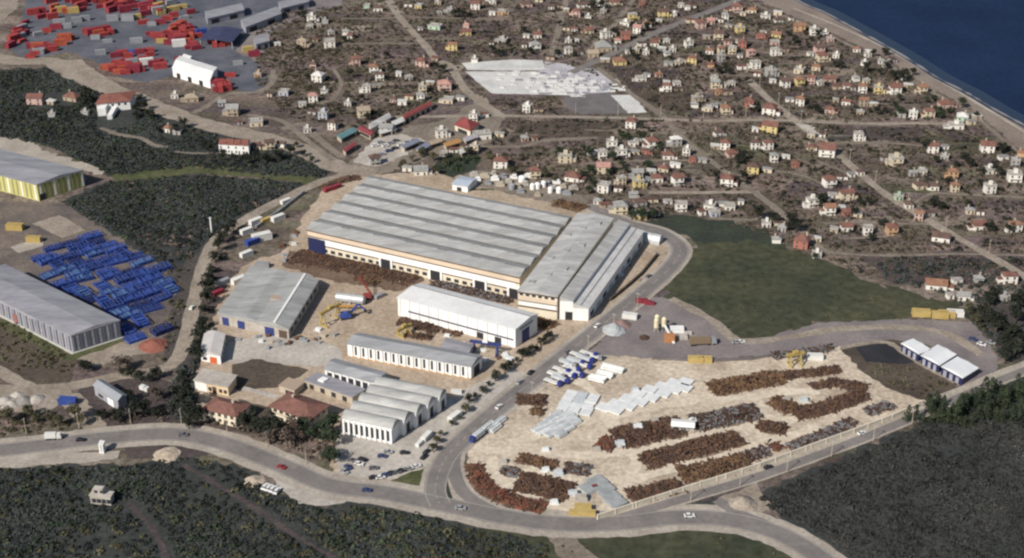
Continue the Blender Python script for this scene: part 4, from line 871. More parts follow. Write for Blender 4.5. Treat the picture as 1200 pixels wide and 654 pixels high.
# --- rusty steel heaps
RUST = [mat('rust_dark', (.046,.028,.021), (.080,.047,.032), .5, rough=.9), mat('rust_brown', (.10,.056,.036), (.155,.088,.055), .5, rough=.9), mat('rust_purple', (.062,.040,.034), (.095,.062,.05), .5, rough=.9)]
RUSTO = mat('rust_ochre', (.13,.082,.042), (.19,.12,.066), .5, rough=.9); RUSTR = mat('rust_red', (.15,.05,.035), (.2,.07,.045), .5, rough=.9); GREYB = mat('dull_steel', (.13,.13,.14), (.2,.2,.21), .5, rough=.6)
def heap(label, line, wpx, hh, mats, seed, name='scrap_heap', cross=True, size=1.0, group='rusty steel heaps'):
    """a heap along a pixel line: bars of many lengths piled over a low mound of fragments"""
    rr = random.Random(seed); pts = smooth([G(*p) for p in line], False, 6); c0 = pts[len(pts)//2]; c0 = Vector((c0.x, c0.y, 0))
    w = wpx/pxm(*line[0])/math.sin(PITCH)*.80
    ribbon('rust_stained_ground', line, w*1.05, MATS.get('rust_stain') or mat('rust_stain', (.15,.10,.075), (.25,.19,.145), .15, fine=(.6,.35)), .16, wob=.25); hh *= .62
    e = thing(name, label, 'scrap heap' if name == 'scrap_heap' else 'steel stack', c0, group=group)
    B = [MB(), MB()]
    for a, b in zip(pts, pts[1:]):
        d = b-a; L = d.length
        if L < 1e-3: continue
        d.normalize(); n = Vector((-d.y, d.x, 0))
        for _ in range(max(2, int(L*w*1.15/size))):
            t = rr.random(); q = rr.uniform(-.5, .5); p = a.lerp(b, t)+n*q*w-c0
            end = min(1, 1.25*(1-abs(2*q))+.25)
            z = rr.uniform(.1, hh*end*(.75+.35*math.sin(p.x*.35)*math.cos(p.y*.28)))
            ang = rr.gauss(0, .8)+(0 if cross else math.pi/2); ln = rr.uniform(1.0, 4.2)*size
            dr = (n*math.cos(ang)+d*math.sin(ang))*ln/2; dz = rr.uniform(-.5, .5)*.8
            k = 0 if rr.random() < .8 else 1
            B[k].bar((p.x-dr.x, p.y-dr.y, max(.15, z-dz)), (p.x+dr.x, p.y+dr.y, max(.15, z+dz)), rr.uniform(.2, .7)*size, rr.uniform(.2, .55)*size, rr.randrange(3))
        for _ in range(max(2, int(L*w*.34))):   # broken lumps between the bars
            p = a.lerp(b, rr.random())+n*rr.uniform(-.42, .42)*w-c0; r = rr.uniform(.5, 1.3); z = rr.uniform(.25, hh*.7)
            B[1].hexa([(p.x-r, p.y-r*.8, 0), (p.x+r, p.y-r*.6, 0), (p.x+r*.8, p.y+r, 0), (p.x-r*.7, p.y+r, 0), (p.x-r*.6, p.y-r*.4, z), (p.x+r*.5, p.y-r*.5, z*1.2), (p.x+r*.5, p.y+r*.6, z), (p.x-r*.6, p.y+r*.5, z*.8)], rr.randrange(3))
    B[0].build('bars', mats, e); B[1].build('fragments', mats[::-1], e)
RD = RUST; RO = [RUST[1], RUSTO, RUST[0]]; RR = [RUSTR, RUST[1], RUST[2]]; RP = [RUST[2], RUST[0], GREYB]
for k, (lab, ln, w, h, m, cr) in enumerate([
  ('longest dark rust heap with an orange middle below the gravel bend', [(833,457),(870,450),(915,442)], 18, 3.2, RO, True),
  ('dark rust heap tailing off towards the dark hollow', [(915,441),(955,437),(984,433)], 10, 2.6, RD, True),
  ('short rust heap above the large pale gap near the hollow', [(950,454),(985,448)], 9, 2.5, RD, True),
  ('rust heap at the hollow edge of the scrap yard', [(985,450),(1016,456)], 12, 3, RD, True),
  ('short upright rust heap left of the long slanting one', [(906,468),(930,482)], 15, 3, RO, True),
  ('long slanting rust heap running up to the dark hollow', [(930,487),(975,476),(1012,462)], 15, 3, RD, True),
  ('wide dark rust heap right of the white roofed shelter', [(812,497),(850,490),(888,482)], 20, 3.4, RP, True),
  ('broad brown rust heap with a red left end', [(722,516),(755,508),(798,500)], 25, 3.4, RD, True),
  ('small red scrap heap at the left end of the broad brown one', [(702,517),(722,524)], 16, 2.4, RR, True),
  ('long dark rust heap in the middle of the scrap yard', [(753,542),(800,530),(868,513)], 19, 3.2, RD, True),
  ('ochre tipped rust heap next to the pale wall', [(796,557),(835,551),(876,540)], 20, 3.2, RO, True),
  ('rust heap nearest the pale wall and the grey slabs', [(736,582),(765,577),(798,568)], 16, 3, RD, True),
  ('short rust heap right of the middle row end', [(888,498),(922,505)], 14, 2.8, RD, True),
  ('low purple rust heap between middle row and red scrap', [(862,540),(900,528)], 12, 2.2, RP, True),
  ('low red scrap heap beside the pale wall', [(905,520),(915,528)], 9, 2, RR, True),
  ('dark purple scrap row along the pale wall', [(925,525),(965,510),(1000,494)], 10, 2.2, RP, True),
  ('dark purple scrap row at the far end of the pale wall', [(1015,484),(1045,474)], 10, 2.2, RP, True),
  ('curved red-brown scrap strip following the road bend', [(556,545),(562,563),(580,579),(607,589),(640,596)], 13, 2.0, [RUST[1], RUSTR, RUST[0]], True),
  ('dark brown heap of beams inside the road bend', [(606,564),(635,570),(668,578)], 24, 3.0, RD, False),
  ('low heap of dark beams left of the dark brown heap', [(588,550),(606,556)], 11, 2, RP, False),
  ('ochre heap of steel above the dark brown heap', [(608,537),(628,541),(650,548)], 12, 2.4, RO, False),
  ('grey and ochre heap beside the grey slabs', [(662,548),(692,552)], 13, 2.4, RP, False),
  ('red-brown heap beside the highway above the white plates', [(606,468),(640,470)], 13, 2.4, RD, True),
  ('small orange-brown heap beside the highway', [(622,482),(638,484)], 9, 2, RO, True),
  ('long dark stock of steel along the front of the huge factory', [(345,300),(400,309),(450,319),(488,328)], 22, 2.0, [RUST[2], RUST[0], RUST[1]], True),
  ('ochre steel stock below the long dark one in front of factory', [(415,326),(445,331)], 10, 1.8, RO, True),
  ('dark stock of steel between factory and white hall', [(508,331),(550,340),(600,352)], 13, 2.2, RP, True),
  ('rust bundle row directly below the white hall', [(468,376),(515,388)], 10, 2.6, RD, True),
  ('shorter rust bundle row above the long striped hall', [(475,392),(506,397)], 7, 2.2, RD, True),
  ('orange bundle row right of the rust bundles', [(520,388),(540,393)], 6, 1.8, RO, True),
  ('orange-brown stack under the annex front', [(622,374),(648,384)], 13, 2.6, RO, True),
  ('brown heap in the corner behind the left end of the factory', [(378,222),(400,212),(420,208)], 9, 1.8, RD, True),
  ('dark scrap row at the top edge of the scrap yard', [(905,418),(940,414),(975,408)], 8, 2.2, RP, True),
  ('earth and scrap heap behind the annex', [(650,238),(672,242),(684,246)], 12, 2.2, RO, True)]):
    heap(lab, ln, w, h, m, 100+k, cross=cr)
# --- white plates and pipes
M_wst = mat('white_steel', (.58,.60,.61), (.72,.74,.74), .4, rough=.5); M_wst2 = mat('pale_grey_steel', (.42,.45,.47), (.54,.57,.59), .4, rough=.5); M_sleeper = mat('timber_bearer', (.20,.15,.10))
def stack(label, p, lpx, rz, wid, n, kind, mats, group, name):
    o = G(*p); L = lpx/pxm(*p); e = thing(name, label, 'steel stack', o, rz, group)
    b = MB()
    for a in (-.3, .3): b.box(L*a-.15, L*a+.15, -wid/2, wid/2, .01, .25)
    b.build('bearer', M_sleeper, e)
    rr = random.Random(int(p[0]*7+p[1]))
    if kind == 'pipe':
        b = MB(); r = wid/n/2
        for lay in range(2):
            for k in range(n-lay): 
                y = -wid/2+r*(2*k+1+lay); d = rr.uniform(-.3, .3); b.cyl((-L/2+d, y, .25+r+lay*r*1.75), (L/2+d, y, .25+r+lay*r*1.75), r*.97, n=7, m=rr.randrange(2))
        b.build('pipes', mats, e)
    else:
        b = MB(); z = .26
        for k in range(n):
            h = rr.uniform(.25, .5); d = rr.uniform(-.25, .25); q = rr.uniform(-.15, .15); b.box(-L/2+d, L/2+d, -wid/2+q, wid/2+q, z, z+h*.8, rr.randrange(2)); z += h
        b.build('plates', mats, e)
grp = 'white steel bundles in the scrap yard'
wl = [(708,478),(722,474),(722,482),(735,468),(737,477),(748,463),(750,472),(762,458),(764,467),(776,454),(778,462),(790,450),(791,458),(803,449),(802,456)]
for i, p in enumerate(wl): stack(f'white steel bundle, {nth(i, len(wl))} in the long slanting white row', p, 15, 1.02, 6, 2, 'plate', [M_wst, M_wst], grp, 'steel_bundle')
wl = [(668,464),(681,466),(694,469),(664,471),(677,473),(690,476),(661,478),(674,480),(687,483)]
for i, p in enumerate(wl): stack(f'white plate stack, {["upper","middle","lower"][i//3]} row, {["left","centre","right"][i%3]}, of the nine by the truck park', p, 13, -.35, 7, 2, 'plate', [M_wst, M_wst2], 'white plate stacks', 'plate_stack')
wl = [(655,488),(667,490),(648,494),(660,496),(672,495),(640,500),(652,503),(664,502),(632,506),(643,509),(655,509)]
for i, p in enumerate(wl): stack(f'pale grey pipe bundle, {nth(i, len(wl))} of those below the white plates' if 0 else f'pale grey pipe bundle, row {["one","two","three","four"][[0,0,1,1,1,2,2,2,3,3,3][i]]} below the white plates, {["left","right","left","centre","right","left","centre","right","left","centre","right"][i]}', p, 14, .75, 6, 8, 'pipe', [M_wst2, M_wst], 'pale pipe bundles', 'pipe_bundle')
for i, (x, y, s) in enumerate([(748,502,1.2),(768,494,1.0),(727,522,1.3),(812,494,1.0),(700,528,1.0),(655,556,1.2),(640,552,1.0),(682,586,1.4),(672,580,1.2),(650,590,1.0),(590,542,1.0),(745,458,1.0),(640,528,.9),(922,470,1.1),(942,470,1.1)]):
    b = MB(); rq = random.Random(i+50); b.box(-2*s,2*s,-1.2*s,1.2*s,0,.3); b.box(-1.8*s,1.5*s,-1.0*s,1.0*s,.3,1.3*s); b.box(-1.0*s,1.2*s,-.8*s,.6*s,1.3*s,1.9*s)
    tag(b.build('steel_offcut_stack', [M_wst, M_conc, M_wst2][i % 3], None, G(x, y), ), f'{["white","beige","pale grey"][i%3]} offcut stack, {nth(sorted(q[0] for q in [(748,),(768,),(727,),(812,),(700,),(655,),(640,),(682,),(672,),(650,),(590,),(745,),(640,),(922,),(942,)]).index(x), 15)} among the rust heaps', 'steel stack', 'small pale stacks among the heaps')
wl = [(718,434),(709,441),(700,446)]
for i, p in enumerate(wl): stack(f'long white pipe bundle, {["upper","middle","lower"][i]} of three beside the blue and white trucks', p, 27 if i == 0 else 20, -.45, 4.2, 4, 'pipe', [M_wst, M_wst], 'long white pipe bundles', 'pipe_bundle')
for i, p in enumerate([(572,501),(585,496),(580,504)]): stack(f'pale pipe bundle, {["first","second","third"][i]} of three in the blue cab roadside row', p, 18, .95, 3, 3, 'pipe', [M_wst2, M_wst], 'roadside pipe bundles', 'pipe_bundle')
wl = [(700,566),(708,574),(715,582),(722,590),(690,574)]
for i, p in enumerate(wl): stack(f'grey steel slab stack, {["first","second","third","fourth","fifth"][i]} of five by the yard tip', p, 20, .62, 6.5, 3, 'plate', [mat('slab_grey', (.25,.27,.28), (.34,.36,.37), .3), M_wst2], 'grey slabs', 'slab_stack')
# --- containers and red crates
def container_mesh(colour, L=8, Wd=3, Hh=3):
    b = MB(); b.box(-L/2+.1, L/2-.1, -Wd/2+.08, Wd/2-.08, .15, Hh-.1)
    k = -L/2+.4
    while k < L/2-.5:
        b.box(k, k+.35, -Wd/2+.01, -Wd/2+.079, .3, Hh-.25); b.box(k, k+.35, Wd/2-.079, Wd/2-.01, .3, Hh-.25); b.box(k, k+.35, -Wd/2+.2, Wd/2-.2, Hh-.099, Hh-.03); k += .8
    body = b.mesh('body', colour)
    b = MB()
    for x in (-L/2, L/2-.2):
        for y in (-Wd/2-.01, Wd/2-.19): b.box(x, x+.2, y, y+.2, 0, Hh)
    for y in (-Wd/2-.02, Wd/2-.16):
        b.box(-L/2+.2, L/2-.2, y, y+.18, 0, .2); b.box(-L/2+.2, L/2-.2, y, y+.18, Hh-.2, Hh+.01)
    fr = b.mesh('corner_frame', colour)
    b = MB(); b.box(L/2-.09, L/2-.01, -Wd/2+.25, -.03, .25, Hh-.25); b.box(L/2-.09, L/2-.01, .03, Wd/2-.25, .25, Hh-.25)
    for y in (-.3, .3): b.cyl((L/2+.02, y, .3), (L/2+.02, y, Hh-.3), .04, n=5)
    return body, fr, b.mesh('door', colour)
RED1 = mat('red_enamel', (.27,.04,.045), (.38,.065,.06), .3, rough=.6, fine=(.8,.25)); RED2 = mat('orange_red_enamel', (.36,.075,.045), (.44,.11,.06), .3, rough=.6, fine=(.8,.25)); RED3 = mat('maroon_enamel', (.20,.03,.045), (.27,.04,.06), .2, rough=.55)
YEL = mat('yellow_enamel', (.40,.29,.10), (.47,.36,.15), .2, rough=.55); BLU1 = mat('blue_enamel', (.035,.068,.26), (.055,.10,.35), .15, rough=.5, fine=(.8,.2)); BLU2 = mat('dark_blue_enamel', (.022,.032,.11), (.032,.046,.15), .15, rough=.5); BLU3 = mat('light_blue_enamel', (.07,.14,.28), (.11,.19,.34), .15, rough=.5)
WHT = mat('white_enamel', (.6,.6,.58), (.68,.68,.66), .2, rough=.5); GRY = mat('grey_enamel', (.24,.25,.27), (.3,.31,.33), .2, rough=.5)
CM = {k: container_mesh(m) for k, m in (('red', RED1), ('orange-red', RED2), ('maroon', RED3), ('yellow', YEL), ('blue', BLU1), ('white', WHT), ('grey', GRY))}
def container(p, col, rz, label, sc=1.0, group='containers in the container yard', z=0, tall=1):
    o = G(*p); o.z = z; e = thing('container', label, 'container', o, rz, group, (sc, sc, sc*tall))
    for me in CM[col]: link(me.name, me, e)
CL = [(13,55,'maroon',1.1),(17,48,'red',1.1),(21,41,'maroon',1.1),(25,35,'red',1.1),(30,28,'maroon',1.1),(39,17,'red',.4),(47,15,'red',.4),(55,38,'red',.3),(60,3,'red',.8),(64,9,'orange-red',.8),(65,15,'orange-red',.8),(72,14,'yellow',.4),(80,15,'orange-red',.4),(86,15,'yellow',.4),
 (95,8,'red',1.0),(97,13,'maroon',.6),(104,1,'maroon',.4),(113,1,'red',.4),(122,3,'red',.6),(128,8,'red',.9),(131,14,'maroon',.9),(128,1,'red',.4),(139,9,'red',.4),(147,14,'maroon',.4),(152,4,'maroon',.4),(164,3,'yellow',.3),(172,12,'maroon',.4),(178,4,'red',.8),(186,10,'yellow',.7),(189,17,'yellow',.7),(197,3,'maroon',.6),(208,4,'yellow',.6),(214,9,'yellow',.4),
 (36,68,'red',.35),(42,64,'red',.35),(48,61,'maroon',.35),(55,58,'red',.35),(62,56,'blue',.35),(71,53,'orange-red',.3),(76,48,'orange-red',.3),(83,46,'orange-red',.3),(103,39,'red',.2),(110,40,'orange-red',.2),(119,36,'orange-red',.9),(122,42,'red',.6),
 (176,41,'maroon',.3),(183,43,'red',.3),(188,47,'red',.2),(190,50,'yellow',.2),(152,54,'white',.2),(136,67,'maroon',.3),(143,64,'red',.3),(150,67,'red',.3),(156,63,'blue',.3),(164,63,'maroon',.3),(174,61,'red',.3),(176,66,'red',.3),(172,75,'white',.3),(187,74,'red',.5),
 (122,79,'blue',.3),(127,81,'orange-red',.3),(134,83,'red',.3),(140,86,'orange-red',.3),(147,87,'red',.3),(156,85,'maroon',.3),(163,84,'maroon',.3),(155,76,'grey',.3),
 (203,37,'orange-red',.8),(209,32,'orange-red',.8),(217,36,'red',.5),(226,40,'red',.6),(200,46,'maroon',.2),(212,47,'red',.2),(210,54,'white',.2),(222,57,'maroon',.4),(230,58,'maroon',.4),(250,50,'red',.2),(258,49,'red',.2),(265,52,'red',.2),(257,55,'red',.2),(254,100,'orange-red',.3),(261,101,'orange-red',.3),(256,106,'red',.3),(266,105,'red',.2),(270,90,'red',.2),(206,34,'red',.6),(213,30,'red',.5),(206,42,'red',.4),(220,44,'maroon',.4),(217,52,'red',.3),(225,53,'red',.3),(232,44,'red',.4),(198,52,'maroon',.3),(197,41,'red',.4),(148,80,'red',.3),(142,80,'maroon',.3),(137,76,'red',.3),(150,74,'red',.3),(160,80,'red',.3),(168,70,'red',.3),(181,78,'maroon',.3),(188,80,'red',.4),(90,3,'red',.7),(83,2,'maroon',.5),(118,9,'maroon',.5),(135,4,'red',.6),(145,7,'red',.5),(158,9,'maroon',.5),(168,8,'red',.5),(181,13,'red',.6),(170,18,'maroon',.5),(203,12,'yellow',.5),(62,22,'red',.6),(70,30,'grey',.3),(78,33,'grey',.3),(90,26,'grey',.2),(100,24,'grey',.2),(108,20,'blue',.2),(132,24,'grey',.2),(140,27,'white',.2),(150,24,'grey',.2),(155,31,'blue',.2),(112,46,'grey',.2),(126,50,'grey',.2),(236,40,'blue',.4),(240,36,'blue',.4),(283,68,'blue',.3),(279,76,'grey',.3),(216,22,'grey',.4),(224,16,'maroon',.4),(204,20,'red',.4),(196,24,'red',.4),(188,28,'maroon',.3),(178,30,'grey',.3),(168,28,'red',.3),(160,22,'yellow',.3),(212,72,'maroon',.3),(66,34,'maroon',.3),(45,42,'grey',.5),(160,50,'grey',.2),(118,64,'grey',.3),(50,21,'maroon',.8),(291,61,'yellow',.4),(298,66,'maroon',.3)]
rr = random.Random(91)
for k in range(70):
    cx, cy, sx, sy, rz = rr.choice([(150,80,24,6,.3),(215,40,16,12,.4),(125,6,30,5,.5),(185,10,22,7,.5),(50,60,18,5,.4),(22,42,8,12,1.0),(255,50,12,5,.2),(118,39,12,3,.5),(258,103,7,4,.3)])
    x, y = cx+rr.uniform(-sx,sx), cy+rr.uniform(-sy,sy)
    if inside([(202,62),(214,60),(264,82),(264,98),(244,98),(200,86)], x, y) or inside([(228,28),(345,0),(345,22),(272,54),(230,50)], x, y): continue
    CL.append((x, y, rr.choice(['red','red','red','maroon','maroon','orange-red','grey']), rz+rr.choice((0,0,1.57))))
CL = [q for q in CL if not (q[2] in ('yellow','white','blue') and rr.random() < .45)]
CGRP = {}
for i, c_ in enumerate(CL):
    z_ = 'near the top edge' if c_[1] < 20 else 'along the left rim' if c_[0] < 33 and c_[1] < 60 else 'in the front row by the dirt road' if c_[0] < 90 and c_[1] > 44 else 'in the middle of' if c_[0] < 125 and c_[1] < 44 else 'in the clump left of the white warehouse' if c_[0] < 192 and c_[1] > 52 else 'beside the white warehouse' if c_[1] > 44 else 'in the block above the white warehouse'
    z_ = z_ + ' the container yard' if z_ == 'in the middle of' else z_
    CGRP.setdefault((c_[2], z_), []).append(i)
for (col, z_), ids in CGRP.items():
    ids.sort(key=lambda i: CL[i][0])
    for j, i in enumerate(ids):
        x, y, _, rz = CL[i]; rr = random.Random(i); n_ = 1
        container((x, y), col, rz+rr.uniform(-.15, .15), (nth(j, len(ids))+' ' if len(ids) > 1 else '')+col+' container '+z_, rr.uniform(.8, 1.25), tall=rr.uniform(.9, 1.5))
# yellow, orange skips and huts round the gravel bend
for p, col, lab, sc in (((815,424),'yellow','left of two yellow containers at the edge of the scrap yard',.9),((825,424),'yellow','right of two yellow containers at the edge of the scrap yard',.9),((1079,370),'yellow','orange-yellow container on the meadow edge, left one',1.1),((1101,372),'yellow','orange-yellow container on the meadow edge, second one',1.0),((1109,371),'yellow','orange-yellow container on the meadow edge, third one',1.0),((1119,370),'white','white container at the right end of the orange-yellow ones',1.0),
    ((492,521),'white','white container standing by the car park below the highway',.6),((500,514),'white','white container beside the highway verge',.8),((533,491),'white','long white container along the highway hedge',.9),((738,373),'white','pale container on the gravel lot beside the highway',.9),((955,421),'white','white container on the top edge of the scrap yard',.9),((535,461),'white','white container at the corner of the ribbed roof hall',.6),((683,598),'yellow','larger yellow container at the tip of the scrap yard',.85),((689,604),'yellow','yellow container beside the bottom road at the yard tip',.75),((675,603),'yellow','yellow container left of the others at the yard tip',.7),
    ((65,436),'blue','blue container behind' ,1.0),((80,473),'blue','dark blue container on the rough ground left of the barn',1.0),((308,313),'grey','grey container beside the valley road',.9),
    ((752,355),'maroon','maroon container at the top of the gravel lot',.75),((761,357),'maroon','maroon container second at the top of the gravel lot',.6),((18,269),'yellow','yellow container left of the pale concrete slab',1.15),((40,283),'yellow','yellow container on the lower concrete slab',1.0)):
    if lab.endswith('behind'): continue
    container(p, col, {533:.95, 492:1.1, 500:1.1, 738:-.3}.get(p[0], -.1), lab, sc, 'scattered yard containers')
# --- blue steel crates: open frames filled with plates
def crate_mesh(m1, m2, L=9, Wd=4.2, Hh=2.6):
    b = MB()
    for x in np.linspace(-L/2, L/2, 6):
        for y in (-Wd/2, Wd/2): b.bar((x, y, 0), (x, y, Hh), .28, .28)
        b.bar((x, -Wd/2, Hh), (x, Wd/2, Hh), .25, .25); b.bar((x, -Wd/2, .2), (x, Wd/2, .2), .25, .25)
    for y in (-Wd/2, Wd/2):
        for z in (.2, Hh): b.bar((-L/2, y, z), (L/2, y, z), .3, .3)
        for k in range(5): b.bar((-L/2+L*k/5, y, .2 if k % 2 else Hh), (-L/2+L*(k+1)/5, y, Hh if k % 2 else .2), .18, .18)
    f = b.mesh('frame', m1); b = MB()
    for k in range(5): b.box(-L/2+.3+L*k/5, -L/2+L*(k+.82)/5, -Wd/2+.3, Wd/2-.3, .3, Hh*(.55+.35*((k*7) % 3)/2))
    return f, b.mesh('plates', m2)
BM = {'blue': crate_mesh(BLU1, BLU1), 'dark blue': crate_mesh(BLU1, BLU2), 'light blue': crate_mesh(BLU1, BLU3), 'navy': crate_mesh(BLU2, BLU2)}
blue_poly = [(28,306),(46,298),(68,286),(88,280),(112,278),(134,285),(156,290),(180,300),(192,310),(204,338),(200,362),(192,384),(182,400),(160,404),(146,394),(143,374),(104,354),(72,336),(44,318)]
u_ = Q.u; v_ = Q.v; rr = random.Random(5); base = G(140,376); rows = []
bp = [G(*p).xy[:] for p in blue_poly]
for r in range(-2, 22):
    row = []
    for k in range(-8, 30):
        p = base+u_*(6+k*10.5)+v_*(r*7.4-14)
        if inside(bp, p.x, p.y) and rr.random() < .92: row.append((p, k))
    if row: rows.append(row)
for r, row in enumerate(rows):
    for j, (p, k) in enumerate(row):
        col = rr.choice(['blue','blue','blue','dark blue','dark blue','light blue','navy']); rz = math.atan2(u_.y, u_.x)+rr.choice((0, 0, math.pi/2, 0))+rr.uniform(-.12, .12)
        lab = f'{col} steel crate {nth(j, len(row)) if len(row) > 1 else "alone"} in {ORD[r]} crate row of blue yard'
        e = thing('steel_crate', lab, 'steel crate', p+Vector((rr.uniform(-1.5,1.5), rr.uniform(-1.5,1.5), 0)), rz, 'blue steel crates', (rr.uniform(.95,1.3), rr.uniform(1.1,1.55), rr.uniform(.4,1.0)))
        for me in BM[col]: link(me.name, me, e)
# ================================================================ VEHICLES
TYRE = mat('tyre_rubber', (.02,.02,.02), rough=.9)
def wheel_mesh(r, w):
    b = MB(); b.cyl((0, -w/2, 0), (0, w/2, 0), r, n=12); return b.mesh('wheel', TYRE)
WH, WHT_ = wheel_mesh(.34, .24), wheel_mesh(.52, .4)
def car(p, colm, rz, label, group=None, sc=.95):
    e = thing('parked_car' if group else 'car', label, 'car', G(*p) + Z*.24, rz, group, sc)
    b = MB(); b.prism_v([(-2.1,.28),(2.1,.28),(2.15,.62),(1.95,.85),(.9,.93),(-1.75,.95),(-2.1,.8)][::-1], -.86, .86); b.build('body', colm, e)
    b = MB(); b.hexa([(-1.7,-.8,.94),(1.0,-.8,.92),(1.0,.8,.92),(-1.7,.8,.94),(-1.3,-.66,1.42),(.25,-.66,1.42),(.25,.66,1.42),(-1.3,.66,1.42)]); b.build('cabin_glass', M_glass, e)
    b = MB(); b.box(-1.28, .22, -.65, .65, 1.421, 1.47); b.build('roof_panel', colm, e)
    for x in (-1.3, 1.3):
        for y in (-.8, .8): link('wheel', WH, e, (x, y, .34))
CC = {'white': mat('car_white', (.7,.7,.69), rough=.35), 'silver': mat('car_silver', (.42,.43,.45), rough=.35, metal=.3), 'black': mat('car_black', (.02,.02,.025), rough=.3), 'blue': mat('car_blue', (.04,.06,.16), rough=.35), 'red': mat('car_red', (.3,.03,.03), rough=.35), 'grey': mat('car_grey', (.14,.14,.15), rough=.35)}
g_ = 'cars parked in the car park below the ribbed roof hall'
PK = [(412,541,'grey',-.4),(425,540,'black',-.4),(421,545,'white',-.3),(448,536,'blue',-.1),(455,531,'silver',-.1),(474,532,'black',0),(438,550,'grey',.1),(404,554,'silver',-.8),(408,549,'blue',-.8),(438,561,'black',.3),(446,561,'white',.3),(453,558,'blue',.3),(459,556,'black',.3),(465,555,'grey',.3),(471,553,'black',.3),(479,551,'silver',.4),(488,548,'white',.4),(497,537,'black',1.0),(500,531,'black',1.0)]
for i, (x, y, c_, rz) in enumerate(PK):
    row = 'in the verge row' if y > 551 and x > 430 else 'parked at the right rim' if x > 495 else 'at left rim' if x < 410 else 'in the middle'
    same = [q for q in PK if q[2] == c_ and ('in the verge row' if q[1] > 551 and q[0] > 430 else 'parked at the right rim' if q[0] > 495 else 'at left rim' if q[0] < 410 else 'in the middle') == row]; same.sort()
    car((x, y), CC[c_], rz, (nth(same.index((x, y, c_, rz)), len(same))+' ' if len(same) > 1 else '')+c_+' car '+row+' of ribbed hall car park', g_)
for i, p in enumerate([(311,572),(315.5,573.5),(320,575),(325,577)]): car(p, CC['white'], 1.2, ['leftmost','second from left','third from left','rightmost'][i]+' of four white cars parked at the lay-by edge', 'white cars at the lay-by', 1.05)
for p, c_, rz, lab in (((622,438),'black',1.0,'black car driving on the highway above the ribbed hall'),((609,449),'silver',1.0,'silver car on the highway behind the black one'),((808,606),'white',.05,'white car on the bottom road near the meadow'),((700,383),'white',1.0,'white car on the highway beside the annex'),((665,414),'grey',1.0,'grey car on the highway near the truck park'),((540,597),'silver',-.15,'silver car on the bottom road at the junction'),((215,511),'grey',0,'grey car on the bottom road by the cream house'),((868,402),'white',.1,'white car on the gravel lot beside the meadow'),((863,402.5),'silver',.1,'silver car on the gravel lot next to the white one'),((1161,403),'silver',-.7,'silver car parked at the right end of the gravel bend'),((1140,399),'blue',-.6,'blue car parked at the gravel bend near the hedge'),((1150,405),'white',-.6,'white car parked at the gravel bend'),((698,572),'red',.4,'small red car by the grey slab stacks')):
    car(p, CC[c_], rz, lab, None, 1.0)
for i, (x, y) in enumerate([(452,172),(458,169),(464,166),(456,178),(463,175),(470,171),(448,182),(441,184),(478,168),(486,166),(476,176),(484,174),(440,172),(446,168)]):
    car((x, y), CC[['white','silver','grey','blue','black','white','silver'][i % 7]], .5, f'{["white","silver","grey","blue","black","white","silver"][i%7]} car, {nth(i, 14)} counting along the market parking lot', 'cars in the market parking lot', 1.1)
M_navyc = mat('lorry_blue', (.025,.035,.20), (.03,.05,.25), .3, rough=.4)
def lorry(p, rz, cabm, boxm, label, group=None, L=11.0, sc=1.0, z=.0, ht=3.4):
    o = G(*p); o.z = z; e = thing('lorry', label, 'lorry', o, rz, group, sc)
    b = MB(); b.prism_v([(L/2+.3,.7),(L/2+2.5,.7),(L/2+2.5,2.0),(L/2+2.2,3.1),(L/2+.3,3.2)], -1.25, 1.25); cab = b.build('cab', cabm, e)
    b = MB(); b.hexa([(L/2+2.51,-1.1,1.95),(L/2+2.53,-1.1,1.95),(L/2+2.53,1.1,1.95),(L/2+2.51,1.1,1.95),(L/2+2.25,-1.0,2.9),(L/2+2.27,-1.0,2.9),(L/2+2.27,1.0,2.9),(L/2+2.25,1.0,2.9)]); b.build('windscreen', M_glass, cab)
    b = MB(); b.box(-L/2, L/2+.25, -.5, .5, .75, 1.05); b.build('chassis', M_bgfin, e)
    b = MB(); b.box(-L/2, L/2, -1.3, 1.3, 1.06, ht); b.box(-L/2+.1, L/2-.1, -1.2, 1.2, ht, ht+.1); b.build('trailer', boxm, e)
    for x in (-L/2+1, -L/2+2.3, L/2-.8, L/2+1.5):
        for y in (-1.05, 1.05): link('wheel', WHT_, e, (x, y, .53))
LP = [(688,416),(694,419),(676,417.5),(684,422),(673,425),(681,429),(664,427.5),(668,433),(656,435),(663,440),(650,441),(655,446),(672,439),(646,449)]
for i, p in enumerate(sorted(LP)): lorry(p, -.62, M_navyc if i % 4 != 1 else GRY, WHT if i % 3 != 2 else M_wst2, f'white lorry with a {"blue" if i % 4 != 1 else "grey"} cab, {nth(i, len(LP))} in the truck park', 'lorries in the truck park', 8.5, .85, 0, 1.5+.5*(i%3))
lorry((561,513), 4.1, M_navyc, M_wst2, 'blue cab lorry parked by the junction beside the pale pipes', None, 7, .9)
lorry((60,515), .08, WHT, WHT, 'white lorry driving along the bottom road at the left', None, 5.5, .85, .24)
lorry((168,458), -.5, WHT, WHT, 'small white lorry standing by trees near the grey barn', None, 3.2, .8)
lorry((820,404), .1, GRY, M_sleeper, 'grey lorry with a brown load on the gravel lot', None, 9, 1.1)
